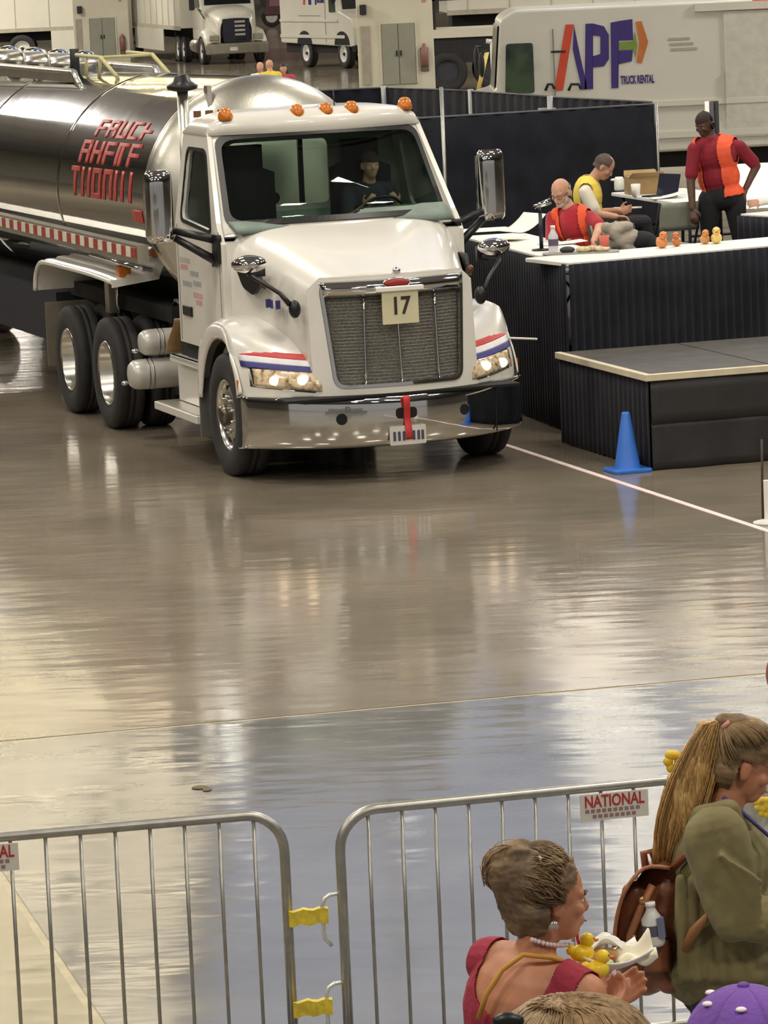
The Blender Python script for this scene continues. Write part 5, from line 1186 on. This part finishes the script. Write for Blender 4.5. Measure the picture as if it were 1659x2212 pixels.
p = fl(1662, 1130); sd = thing('marker_stand', 'white stand with a flat foot on the floor at the right edge', 'stand', p)
MB().lathe([(.12, 0), (.12, .012), (.03, .035)], 24).build('foot', paper, sd); MB().bb((-.035, -.02, .03), (.035, .02, .32)).build('board', paper, sd); MB().tube([(-.045, .02, .03), (-.035, .02, .62)], .010, 6).build('rod', mat('brown_rod', (64, 50, 40), .6), sd)
MB().tube([(.42, 1.17, 1.015), (.42, 1.44, .985)], .010, 6).build('fender_feeler', paper, T)
lf = fl(432, 1702); tag(MB().ell((lf.x, lf.y, .004), (.045, .05, .004)).ell((lf.x + .04, lf.y - .06, .004), (.025, .05, .004)).build('floor_scrap', mat('brown_scrap', (104, 92, 66), .8)), 'small brown scrap lying alone on the shiny floor', 'scrap')
# bag at the far left behind the trailer wheels
p = fl(5, 715); bg_ = thing('white_sack', 'white and red sack on the floor at the far left behind the tractor wheels', 'bag', p)
MB().ell((0, 0, .20), (.20, .2, .22)).build('sack', mat('pink_white_sack', (206, 176, 176), .8, 0, .2, 8, c2=(214, 208, 200)), bg_)

# ---------------------------------------------------------------- crowd barriers
def barrier(name, label, p_end, d, L_, Hb=1.06, zlo=.05, flip=1):
    """one end post at p_end, running along unit vector d; x is along the barrier"""
    t = thing(name, label, 'barrier', p_end, math.atan2(d.y, d.x), 'crowd barriers'); r = .155; R = .0205
    def arc(cx, cz, a0, a1): return [(cx + r * math.cos(a0 + (a1 - a0) * k / 8), 0, cz + r * math.sin(a0 + (a1 - a0) * k / 8)) for k in range(9)]
    pts = [(0, 0, .06)] + arc(r, Hb - r, PI, PI / 2) + arc(L_ - r, Hb - r, PI / 2, 0) + [(L_, 0, .06)]
    MB().tube(pts, R, 14).build('frame_tube', steel, t)
    MB().tube([(0, 0, zlo), (L_, 0, zlo)], R * .8, 10).build('lower_rail', steel, t)
    n = int(round((L_ - .16) / .1375)); o = (L_ - (n - 1) * .1375) / 2
    for k in range(n):
        x = o + k * .1375; zt = Hb
        if x < r: zt = Hb - r + math.sqrt(max(0, r * r - (r - x) ** 2))
        if x > L_ - r: zt = Hb - r + math.sqrt(max(0, r * r - (x - L_ + r) ** 2))
        MB().tube([(x, 0, zlo), (x, 0, zt)], .0075, 8).build('bar', steel, t)
    for x in (.25, L_ - .25): MB().tube([(x, -.3, .012), (x, -.28, .04), (x, 0, zlo), (x, .28, .04), (x, .3, .012)], .014, 8).build('foot', steel, t)
    return t
pl, pr_ = fl(622, 1990, .62), fl(742, 1990, .62)
dl = (fl(0, 1840, 1.06) - fl(540, 1793, 1.06)).normalized(); dr = (fl(1450, 1693, 1.06) - fl(800, 1757, 1.06)).normalized()
pl.z = pr_.z = 0
LB = 2.30
bl = barrier('crowd_barrier', 'steel crowd barrier running off to the left', pl + dl * LB, -dl, LB)
br = barrier('crowd_barrier', 'steel crowd barrier on the right behind the standing women', pr_, dr, LB)
bright = mat('bright_zinc', (232, 230, 224), .25, .6)
for z0, z1, dn in ((.735, .56, True), (.375, .20, False)):
    hk = MB().tube([(0, 0, z0), (-.05, -.01, z0), (-.075, -.012, z0 - .012), (-.085, -.012, z0 - .04), (-.085, -.012, z1 + .03)] + ([(-.08, -.012, z1), (-.055, -.012, z1 - .03)] if dn else [(-.085, -.012, z1)]), .0085, 8).build('hook', bright, br)
    MB().tube([(LB, 0, z0 - .10), (LB + .05, -.01, z0 - .105), (LB + .075, -.01, z0 - .105), (LB + .05, .02, z0 - .105), (LB, .01, z0 - .10)], .008, 6).build('eye_loop', steel, bl)
tape = mat('yellow_tape', (214, 190, 60), .55, 0, .18, 40)
for z_, lab in ((.645, 'yellow tape binding the upper hook between the two barriers'), (.275, 'yellow tape binding the lower hook between the two barriers')):
    a = pl + V((.005, -.01, z_ - .01)); b = pr_ + dr * -.06 + V((0, -.012, z_ + .012)); m_ = (a + b) / 2
    x = (b - a); q = MB(); n = V((0, -1, 0))
    q.rings([[a.lerp(b, k / 8) + V((0, (-.022 if s else .016) - .004 * math.sin(k * 2.1), dz + .005 * math.sin(k * 1.7 + dz * 90))) for s, dz in ((1, -.03), (1, .03), (0, .03), (0, -.03))] for k in range(9)], True, True, False)
    tag(q.build('tape_wrap', tape), lab, 'tape')
# placards hung on the rails
def placard(b_, x0, lab, px):
    t = thing('placard', lab, 'sign', V(b_.matrix_basis @ V((x0, -.028, .93))), b_.rotation_euler.z)
    MB().bb((0, -.004, 0), (.285, .004, .108)).build('card', mat('placard_card', (206, 200, 192), .5, 0, .03), t)
    text('headline', 'NATIONAL', .068, mat('placard_red', (168, 44, 40), .5), t, frame((.1425, -.0045, .076), (1, 0, 0), (0, 0, 1)), .001, .0012, sx=.73)
    gm_ = mat('placard_small_print', (142, 112, 110), .6)
    for r_, (z, n, x1) in enumerate(((.040, 10, .02), (.018, 8, .05))):
        for k in range(n): MB().bb((x1 + k * .0235, -.0052, z - .007), (x1 + k * .0235 + .016, -.0042, z + .007)).build('small_print', gm_, t)
    return t
bpy.context.view_layer.update()
placard(br, .985 - 0.0, 'white placard with red headline hung on the right barrier', 0)
placard(bl, LB - 1.20 - .14, 'white placard with red headline cut off at the left edge', 0)

# ---------------------------------------------------------------- spectators
conc = mat('grey_bleacher', (120, 120, 122), .8)
bls = MB().bb((-6, 9.6, 0), (6, 14.0, .45)).build('bleacher_step', conc); struct(bls)
bls = MB().bb((-6, 6.2, 0), (6, 9.5, 1.15)).build('bleacher_step', conc); struct(bls)
def strands(paths, r0, r1, n=5):
    mb = MB()
    for p in paths: mb.tube(p, [r0 + (r1 - r0) * (k / (len(p) - 1)) ** 2 for k in range(len(p))], n)
    return mb
rn = random.Random(5)
def curve(pts, n=9): return [spl(pts, k / (n - 1)) for k in range(n)]
# olive jacket woman, side-on to the right
YP = 12.5
olive = mat('olive_jacket_cloth', (122, 112, 74), .85, 0, .22, 5, bump=.5, bscale=9, sheen=.1); navy = mat('navy_jeans', (40, 46, 66), .9); blond = mat('blond_hair', (160, 120, 70), .5, 0, .2, 9, stretch=(30, 30, 2), c2=(222, 184, 120))
brownh = mat('brown_hair_root', (104, 82, 56), .6, 0, .2, 30, c2=(134, 108, 76))
light_root = mat('light_root_hair', (120, 96, 64), .55, 0, .2, 30, c2=(156, 128, 88)); HP = at(1606, 1648, YP); fP = V((1, .12, 0)).normalized()
JP = {'head': HP, 'neck': at(1556, 1748, YP), 'pelvis': at(1550, 2120, YP)}
JP['sr'] = at(1548, 1812, YP - .19); JP['sl'] = at(1556, 1800, YP + .2); JP['er'] = at(1588, 1975, YP - .24); JP['wr'] = at(1735, 1990, YP - .2); JP['el'] = at(1610, 1960, YP + .22); JP['wl'] = at(1740, 1960, YP + .15)
for s, q in (('r', -.09), ('l', .09)): JP['h' + s] = JP['pelvis'] + V((0, q, -.04)); JP['k' + s] = V((JP['pelvis'].x + .01, YP + q, .88)); JP['a' + s] = V((JP['pelvis'].x - .05, YP + q, .53))
tP, bP, JJP, RBP, RHP = person('person', 'woman with long blond ponytail in olive jacket looking down to the right', JP, olive, navy, SKIN3, (JP['pelvis'].x, YP, .45), hfwd=(.92, .10, -.36), hup=(.36, .0, .93), bfwd=fP, sleeve='long', voxel=.006, k=1.0, it=4)
face_parts(JJP['head'], RHP, bP, brow=brownh)
o_ = V((JP['pelvis'].x, YP, .45)); L3 = lambda px, py, dy=0: at(px, py, YP + dy) - o_
pelv, neckP = JJP['pelvis'], JJP['neck']
jk = [elp(pelv.lerp(neckP, .10), (.205, .205, .13), RBP, 0), elp(pelv.lerp(neckP, .38), (.20, .185, .20), RBP, 0), elp(pelv.lerp(neckP, .70), (.215, .165, .18), RBP, 0),
      cap(JJP['sr'], neckP - V((0, 0, .04)), .088, .075, 0), cap(JJP['sl'], neckP - V((0, 0, .04)), .088, .075, 0), cap(JJP['sr'], JJP['er'], .098, .088, 0), cap(JJP['er'], JJP['wr'], .085, .062, 0), cap(JJP['sl'], JJP['el'], .095, .085, 0), cap(JJP['el'], JJP['wl'], .08, .06, 0)]
for k in range(7):      # cloth folds
    a = L3(1560 + k * 8, 1850 + k * 14, -.30); b = L3(1640, 1905 + k * 16, -.30); jk.append(cap(a, b, .012, .016, 0))
for k in range(6): jk.append(cap(L3(1470 + k * 26, 1900 + k * 6, -.18), L3(1480 + k * 28, 2110, -.20), .014, .02, 0))
jk.append(cap(L3(1465, 2118, -.16), L3(1640, 2112, -.2), .022, .022, 0))
wrinkle(melt('jacket', jk, olive, bP, .006, 4), .013, (9, 9, 5))
hdp = [cap(L3(1475, 1812, .02), L3(1520, 1765, -.10), .030, .036, 0), cap(L3(1520, 1765, -.10), L3(1575, 1748, -.13), .036, .034, 0), cap(L3(1575, 1748, -.13), L3(1612, 1790, -.10), .034, .024, 0), cap(L3(1490, 1795, .12), L3(1560, 1748, .14), .036, .036, 0)]
wrinkle(melt('hood', hdp, olive, bP, .006, 3), .006, (14, 14, 20))
# hair: roots swept to a high tail
Ch = JJP['head'] + RHP @ V((0, -.005, .028)); tie = L3(1566, 1562, -.01)
def skull(J, R, extra=()): return [elp(J['head'] + R @ V((0, -.005, .030)), (.076, .094, .088), R, 0), elp(J['head'] + R @ V((0, -.025, -.025)), (.074, .075, .062), R, 0)] + list(extra)
def hairvol(name, J, R, m, body, keep, extra=(), grow=.014, wr=(.004, (30, 30, 30))):
    Ri = R.transposed(); c = J['head']
    return wrinkle(melt(name, skull(J, R, extra), m, body, .005, 3, grow, lambda p: keep(Ri @ (p - c))), *wr)
hairvol('swept_hair', JJP, RHP, brownh, bP, lambda q: (q.y < .062 and q.z > .035) or (q.y < .030 and q.z > .022) or (q.y < -.030 and q.z > -.085), [cap(Ch + RHP @ V((0, -.05, .075)), tie, .030, .020, 0)], wr=(.004, (10, 30, 40)))
pa = []
for k in range(700):
    th, ph = rn.uniform(-2.3, 2.3), rn.uniform(-.5, 1.35)
    l0 = V((.092 * math.sin(th) * math.cos(ph * .5), .098 * math.cos(th) * .8 - .02, .0 + .095 * math.sin(ph)))
    if l0.y > .02 and l0.z < .045 or (abs(l0.x) > .05 and -.035 < l0.y < .03 and l0.z < .03): continue
    s_ = Ch + RHP @ l0; s_ = Ch + (s_ - Ch).normalized() * .104
    pa.append(curve([s_] + [Ch + (s_.lerp(tie, f) - Ch).normalized() * (.110 + .012 * f) for f in (.25, .5, .75)] + [tie], 8))
strands(pa, .0016, .0018, 3).build('root_strands', light_root, bP)
tail = []
for q, (px, py, ra, rb) in enumerate(((1562, 1560, .022, .022), (1530, 1580, .036, .034), (1505, 1650, .062, .05), (1480, 1720, .070, .056), (1462, 1780, .062, .05), (1447, 1840, .036, .032), (1440, 1872, .012, .012))): tail.append((L3(px, py), ra, rb))
melt_p = [cap(a[0], b[0], a[1], b[1], 0) for a, b in zip(tail, tail[1:])]
wrinkle(melt('tail_core', melt_p, blond, bP, .006, 5), .010, (60, 30, 9))
pa = []
for k in range(520):
    u, v_ = rn.uniform(-1, 1), rn.uniform(-1, .6); ln = rn.uniform(.75, 1.08)
    P_ = [tie + V((0, v_ * .015, .006)), L3(1538 + u * 24, 1566, v_ * .036), L3(1508 + u * 46, 1645, v_ * .06), L3(1480 + u * 54, 1730, v_ * .066), L3(1458 + u * 46, 1800, v_ * .06), L3(1442 + u * 30 + 6 * math.sin(k), 1800 + 78 * ln, v_ * .045)]
    pa.append(curve(P_, 11))
strands(pa, .0019, .0009, 3).build('ponytail', blond, bP)
MB().tube([tie + V((.014 * math.cos(a), .03 * math.sin(a), .012 * math.cos(a))) for a in [2 * PI * q / 12 for q in range(13)]], .009, 6).build('hair_tie', mat('pink_hair_tie', (214, 150, 140), .7), bP)
MB().tube([L3(1562, 1722, -.10), L3(1600, 1752, -.13), L3(1660, 1805, -.14), L3(1720, 1880, -.12)], .006, 6).build('lanyard', mat('purple_lanyard', (58, 46, 110), .6), bP)
fc_ = MB()
for q in range(6): fc_.ell(L3(1455 + 12 * math.cos(q), 1645 + 16 * math.sin(q * 1.05), .06), (.016, .016, .016), None, 8)
fc_.build('hair_flower', mat('yellow_petals', (240, 204, 60), .6), bP)
# leather backpack with a bottle in its side pocket
leather = mat('brown_leather', (134, 80, 52), .45, 0, .25, 7, bump=.35, bscale=14, coat=.2); leath2 = mat('tan_leather', (164, 104, 68), .45, 0, .2, 9, bump=.25, bscale=20)
q0 = L3(1400, 2120); B_ = thing('backpack', 'brown leather backpack worn by the woman in the olive jacket', 'bag', at(1405, 2140, YP))
BL = lambda px, py, dy=0: at(px, py, YP + dy) - V(B_.location)
RBk = axes((1, .1, 0), (.12, 0, 1))
bodyp = [elp(BL(1420, 1990), (.13, .095, .19), RBk, 0), elp(BL(1395, 2060), (.13, .10, .13), RBk, 0), elp(BL(1430, 1930, 0), (.12, .075, .12), RBk, 0), cap(BL(1345, 2050, -.08), BL(1445, 2120, -.08), .035, .04, 0), cap(BL(1370, 1930, -.06), BL(1350, 2060, -.08), .04, .04, 0)]
melt('pack_body', bodyp, leather, B_, .007, 4)
MB().grid(lambda a, b: spl([BL(1455, 1880, (b - .5) * .26), BL(1400, 1880, (b - .5) * .28), BL(1358, 1930, (b - .5) * .30 - .02), BL(1338, 2000, (b - .5) * .28 - .02), BL(1335, 2070, (b - .5) * .24 - .02)], a) + V((-.012, -.02, .012)), 16, 10).build('flap', leath2, B_, solid=.012)
MB().tube([BL(1410, 1912, -.15), BL(1385, 1960, -.165), BL(1362, 2020, -.17), BL(1355, 2085, -.165)], .013, 6).build('flap_strap', leath2, B_)
MB().tube([BL(1370, 2020, -.18), BL(1362, 2082, -.18)], .006, 6).build('strap_loop', mat('pale_strap', (176, 140, 124), .5), B_)
for px, py in ((1386, 1945),): MB().ell(BL(px, py, -.175), (.010, .008, .012)).build('buckle', mat('brass', (196, 160, 110), .3, .9), B_)
MB().grid(lambda a, b: BL(1388 + 62 * a, 2030 + 70 * b, -.115 - .045 * math.sin(PI * a)), 10, 6).build('side_pocket', leather, B_, solid=.01)
MB().tube([BL(1395, 1875, -.02), BL(1390, 1842, -.02), BL(1408, 1838, -.02), BL(1420, 1868, -.02)], .012, 8).build('carry_handle', leather, B_)
MB().tube([BL(1445, 1885, -.10), BL(1478, 1850, -.16), BL(1500, 1835, -.20)], .012, 6).build('shoulder_strap', leather, B_)
MB().tube([BL(1478, 2052, -.20), BL(1500, 2012, -.225), BL(1530, 1975, -.25)], [.014, .018, .010], 8).build('lower_strap', mat('tan_strap', (150, 104, 62), .6), B_)
wbm = mat('white_bottle_plastic', (222, 224, 218), .35, 0, .03)
bt = bottle(at(1415, 2042, YP - .175), 'white bottle standing in the backpack side pocket', wbm, .135, .033, 'drink_bottle')
bt.rotation_euler = (0, -.08, 0)
MB().bb((.012, -.036, .03), (.034, -.012, .09)).build('blue_label', mat('blue_label', (116, 122, 150), .5), bt)

# woman with a bun in a dark red top, seen from behind turning right
YB = 10.8
redtop = mat('raspberry_top', (158, 44, 66), .85, 0, .12, 8, bump=.2, bscale=60); bunh = mat('brown_bun_hair', (84, 66, 48), .6, 0, .25, 22, c2=(132, 106, 76)); light = mat('light_brown_hair', (128, 100, 70), .6, 0, .25, 22, c2=(168, 138, 100))
HB = at(1188, 1940, YB); fB = V((.62, .78, 0)).normalized(); rB = fB.cross(V((0, 0, 1)))
JB = {'head': HB, 'neck': at(1142, 2058, YB - .01)}
JB['pelvis'] = JB['neck'] + V((-.06, .02, -.52))
JB['sl'] = at(1060, 2078, YB + .10); JB['sr'] = at(1262, 2150, YB - .10)
JB['er'] = at(1300, 2330, YB - .12); JB['wr'] = at(1330, 2200, YB + .12); JB['el'] = JB['sl'] + V((-.04, .05, -.30)); JB['wl'] = at(1290, 2170, YB + .3)
for s, q in (('r', .09), ('l', -.09)): JB['h' + s] = JB['pelvis'] + rB * q + V((0, 0, -.03)); JB['k' + s] = V((JB['h' + s].x, JB['h' + s].y, .85)); JB['a' + s] = V((JB['h' + s].x, JB['h' + s].y, .53))
tB, bB, JJB, RBB, RHB = person('person', 'woman with piled-up brown hair in a raspberry sleeveless top holding food', JB, SKIN3, navy, SKIN3, (JB['pelvis'].x, JB['pelvis'].y, .45), hfwd=(.93, .30, -.06), hup=(.05, .06, 1), bfwd=fB, sleeve='none', voxel=.006, it=4)
face_parts(JJB['head'], RHB, bB, brow=bunh)
chB = JJB['pelvis'].lerp(JJB['neck'], .68); waB = JJB['pelvis'].lerp(JJB['neck'], .33); RiB = RBB.transposed()
nk = RiB @ (JJB['neck'] - chB)
def ktop(p):
    q = RiB @ (p - chB); ax = abs(q.x)
    line = nk.z - .055 - .10 * math.sqrt(max(0, 1 - (ax / .115) ** 2)) if ax < .115 else 9
    if ax > .185 + .0 * q.z and q.z > -.02: return False
    return q.z < line
melt('top', [elp(JJB['pelvis'], (.165, .125, .13), RBB, 0), elp(waB, (.150, .118, .17), RBB, 0), elp(chB, (.175, .122, .185), RBB, 0), cap(JJB['sl'], JJB['neck'] - RBB.col[2] * .03, .062, .058, 0), cap(JJB['sr'], JJB['neck'] - RBB.col[2] * .03, .062, .058, 0)], redtop, bB, .0042, 5, .008, ktop, .004)
oB = V(tB.location); LB3 = lambda px, py, dy=0: at(px, py, YB + dy) - oB
MB().tube([LB3(1034, 2200, -.10), LB3(1050, 2150, -.12), LB3(1085, 2095, -.12), LB3(1130, 2062, -.10), LB3(1190, 2068, -.10), LB3(1240, 2085, -.04)], .007, 6).build('bag_strap', mat('yellow_strap', (206, 150, 62), .6), bB)
# hair
CB = JJB['head'] + RHB @ V((0, -.005, .028)); bun = LB3(1108, 1878, .0)
bunx = [elp(bun, (.060, .055, .052), None, 0), elp(LB3(1090, 1862), (.030, .04, .03), None, 0), elp(LB3(1120, 1850, -.01), (.036, .04, .028), None, 0), elp(LB3(1095, 1895, -.01), (.036, .04, .036), None, 0), cap(bun, CB + RHB @ V((0, -.05, .03)), .055, .07, 0), cap(LB3(1125, 1860), LB3(1180, 1850), .030, .028, 0), cap(LB3(1110, 1910), LB3(1135, 1980), .045, .042, 0)]
hv = hairvol('hair', JJB, RHB, bunh, bB, lambda q: (q.y < .052 and q.z > .045) or (q.y < .022 and q.z > .024) or (q.y < -.032 and q.z > -.10), bunx, .016, (.007, (16, 40, 45)))
pa = []
for k in range(1100):
    th, ph = rn.uniform(-2.6, 2.6), rn.uniform(-.4, 1.3)
    l0 = V((.092 * math.sin(th), .095 * math.cos(th) * .75 - .02, .0 + .085 * math.sin(ph)))
    if l0.y > .03 and l0.z < .05: continue
    s_ = CB + RHB @ l0; e = bun + V((rn.uniform(-.03, .04), rn.uniform(-.05, .03), rn.uniform(-.03, .05)))
    pa.append(curve([s_, CB + (s_.lerp(e, .3) - CB).normalized() * rn.uniform(.104, .120), CB + (s_.lerp(e, .65) - CB).normalized() * rn.uniform(.112, .13), e], 8))
strands(pa[::2], .0016, .0016, 3).build('swept_hair', light, bB)
strands(pa[1::2], .0018, .0018, 3).build('dark_strands', bunh, bB)
pa = []
for k in range(220):
    a0, tl, rr = rn.uniform(0, 6.28), rn.uniform(-.9, .9), rn.uniform(.055, .074)
    ax1 = V((math.cos(tl), 0, math.sin(tl))); ax2 = V((-.2, .9, .3)).cross(ax1).normalized()
    c_ = bun + V((rn.uniform(-.015, .02), rn.uniform(-.02, .02), rn.uniform(-.015, .015)))
    pa.append([c_ + ax1 * rr * math.cos(a0 + t * .3) + ax2 * rr * .9 * math.sin(a0 + t * .3) for t in range(9)])
strands(pa, .0017, .0014, 3).build('bun', light, bB)
MB().grid(lambda a, b: LB3(1165 + 46 * a, 1848 + 18 * a + 16 * b + 6 * math.sin(PI * a), -.075 + .04 * a), 8, 3).build('hair_clip', mat('pearl_clip', (222, 212, 190), .3), bB, solid=.006)
MB().ell(LB3(1196, 2000, -.085), (.014, .008, .014)).build('earring', mat('silver_earring', (206, 190, 186), .2, .6), bB)
nb_ = MB()
for k in range(14):
    p = spl([LB3(1150, 2030, -.07), LB3(1185, 2040, -.06), LB3(1215, 2042, -.02), LB3(1236, 2040, .05)], k / 13); nb_.ell(p, (.007, .007, .007), None, 8)
nb_.build('bead_necklace', mat('white_beads', (226, 206, 206), .35), bB)
MB().tube([LB3(1244, 1990, .05), LB3(1248, 2030, .05), LB3(1256, 2055, .04)], .005, 6).build('red_cord', red, bB)
# food held in front of her
pt = at(1318, 2092, YB + .10); ft_ = thing('paper_plate', 'white paper plate with a wrapped snack held by the woman with the bun', 'plate', pt, .3)
MB().grid(lambda a, b: (-.10 + .20 * a, -.07 + .14 * b, .03 * (abs(a * 2 - 1) ** 2 + abs(b * 2 - 1) ** 2)), 10, 10).build('plate', paper, ft_, solid=.004)
MB().grid(lambda a, b: (.01 + .11 * a, -.05 + .07 * b, .02 + .06 * a * b + .012 * math.sin(7 * a) + .012 * math.sin(9 * b)), 12, 10).build('wrapper', mat('cream_wrapper', (236, 228, 206), .7), ft_, solid=.003)
MB().grid(lambda a, b: (-.05 + .10 * a, .0 + .06 * b, .05 + .025 * math.sin(PI * a) + .012 * math.sin(11 * b + 5 * a)), 12, 8).build('wrapper_fold', paper, ft_, solid=.003)
MB().ell((-.02, .01, .035), (.05, .03, .022)).build('sandwich', mat('toasted_bread', (186, 142, 92), .8, 0, .2, 30), ft_)
MB().ell((-.03, -.03, .025), (.03, .02, .012)).build('salad_leaf', mat('pale_green_leaf', (186, 190, 120), .6), ft_)
duck(at(1258, 2078, YB + .03), .4, (244, 208, 40), 'yellow toy duck nearer the neck of the woman with the bun', .58)
duck(at(1290, 2114, YB - .02), .2, (248, 214, 52), 'yellow toy duck beside the paper plate', .58)

# spectator at the right edge of the picture
YE = 13.5; HE = at(1712, 1475, YE); fE = V((-.2, 1, 0)).normalized(); rE = fE.cross(V((0, 0, 1)))
JE = {'head': HE, 'neck': HE + V((0, -.01, -.15)), 'pelvis': HE + V((0, -.02, -.66))}
JE['sl'] = JE['neck'] + rE * -.19 + V((0, 0, -.07)); JE['sr'] = JE['neck'] + rE * .19 + V((0, 0, -.07)); JE['el'] = JE['sl'] + V((.02, .05, -.28)); JE['er'] = JE['sr'] + V((.05, .05, -.28)); JE['wl'] = JE['el'] + fE * .2; JE['wr'] = JE['er'] + fE * .2
for s, q in (('r', .09), ('l', -.09)): JE['h' + s] = JE['pelvis'] + rE * q; JE['k' + s] = V((JE['h' + s].x, JE['h' + s].y, .86)); JE['a' + s] = V((JE['h' + s].x, JE['h' + s].y, .53))
gsh = mat('pale_grey_shirt', (196, 196, 188), .85)
tE, bE, JJE, RBE, RHE = person('person', 'auburn-haired spectator at the right edge in pale shirt with yellow flowers', JE, gsh, navy, SKIN3, (JE['pelvis'].x, JE['pelvis'].y, .45), hfwd=fE, bfwd=fE, voxel=.009)
scalp(JJE, RHE, mat('auburn_hair', (160, 92, 66), .6, 0, .2, 20), bE, lambda q: q.y < .05, grow=.014)
for k, (px, py, r_) in enumerate(((1645, 1738, .022), (1652, 1752, .02), (1664, 1735, .024), (1656, 1620, .018), (1662, 1640, .018))):
    f0 = MB()
    for q in range(5): f0.ell(at(px, py, YE - .16) - V(tE.location) + V((r_ * .7 * math.cos(q * 1.26), 0, r_ * .7 * math.sin(q * 1.26))), (r_ * .55, r_ * .4, r_ * .55), None, 8)
    f0.build('yellow_flower', mat('yellow_petals', (240, 204, 60), .6), bE)

# two heads at the very bottom of the picture
def seated(px, py, Y, label, top, hfwd, hs=1.0, dz=0):
    H_ = at(px, py, Y); f = V(hfwd); f.z = 0; f = f.normalized(); r = f.cross(V((0, 0, 1)))
    J = {'head': H_, 'neck': H_ + V((0, 0, -.15)) - f * .02, 'pelvis': H_ + V((0, 0, -.66)) - f * .05}
    J['sl'] = J['neck'] - r * .19 + V((0, 0, -.07)); J['sr'] = J['neck'] + r * .19 + V((0, 0, -.07)); J['el'] = J['sl'] + V((0, 0, -.26)) + f * .06; J['er'] = J['sr'] + V((0, 0, -.26)) + f * .06; J['wl'] = J['el'] + f * .22; J['wr'] = J['er'] + f * .22
    zf = 1.15
    for s, q in (('r', .1), ('l', -.1)): J['h' + s] = J['pelvis'] + r * q; J['k' + s] = J['pelvis'] + r * q + f * .42; J['a' + s] = V((J['k' + s].x, J['k' + s].y, zf + .08))
    return person('person', label, J, top, navy, SKIN, (J['pelvis'].x, J['pelvis'].y, zf), hfwd=hfwd, bfwd=f, voxel=.008)
tH, bH, JH, RBH, RHH = seated(1245, 2318, 7.6, 'spectator with loose light brown hair, only the crown showing at the bottom', mat('grey_top', (120, 116, 116), .9), (.25, .95, 0))
CH = JH['head'] + RHH @ V((0, -.005, .028)); pa = []
crown = CH + V((-.02, -.03, .115))
for k in range(1500):
    a = rn.uniform(0, 2 * PI); d = V((math.cos(a), math.sin(a), 0)); rr = rn.uniform(1.0, 1.22)
    s_ = crown + d * rn.uniform(.0, .05) + V((0, 0, rn.uniform(-.004, .008)))
    pa.append(curve([s_, CH + d * .075 * rr + V((0, 0, .105)), CH + d * .125 * rr + V((0, 0, .045)), CH + d * .145 * rr + V((0, 0, -.06)), CH + d * .13 * rr + V((0, 0, -.20))], 9))
strands(pa, .0026, .002, 3).build('hair', mat('light_brown_strands', (112, 86, 58), .5, 0, .25, 6, stretch=(14, 14, 3), c2=(178, 146, 104), lo=.3, hi=.7), bH)
MB().ell(CH + V((0, 0, -.02)), (.142, .142, .128)).build('hair_mass', light, bH)
MB().ell(at(1098, 2206, 7.52) - V(tH.location), (.03, .016, .018)).build('sunglass_lens', black, bH)
tC, bC, JC, RBC, RHC = seated(1612, 2302, 7.6, 'spectator in a purple cap with white eyelets at the bottom right', mat('lavender_shirt', (150, 122, 186), .9), (.15, .98, 0))
purple = mat('purple_cap_cloth', (118, 76, 170), .8, 0, .1, 9, bump=.2, bscale=80); CC = JC['head'] + RHC @ V((0, -.005, .035))
for k in range(6):         # six cap panels
    a0 = 2 * PI * k / 6
    MB().grid(lambda a, b: CC + RHC @ V((.118 * math.sin(PI / 2 * b) * math.cos(a0 + a * PI / 3) * (1.0 + .012 * math.sin(PI * a)), .130 * math.sin(PI / 2 * b) * math.sin(a0 + a * PI / 3) * (1.0 + .012 * math.sin(PI * a)), .120 * math.cos(PI / 2 * b) - .0)), 6, 8).build('cap_panel', purple, bC, solid=.003)
    am = a0 + PI / 6; p = CC + RHC @ V((.121 * .62 * math.cos(am), .133 * .62 * math.sin(am), .097)); MB().ell(p, (.011, .011, .005), None, 10).build('eyelet', mat('white_eyelet', (236, 226, 232), .5), bC)
MB().ell(CC + RHC @ V((0, 0, .122)), (.012, .012, .006), None, 10).build('cap_button', purple, bC)
MB().grid(lambda a, b: CC + RHC @ V((.085 * (a * 2 - 1), .10 + .075 * b * (1 - (a * 2 - 1) ** 2 * .5), .004 - .01 * b - .02 * (a * 2 - 1) ** 2)), 10, 5).build('cap_visor', purple, bC, solid=.006)
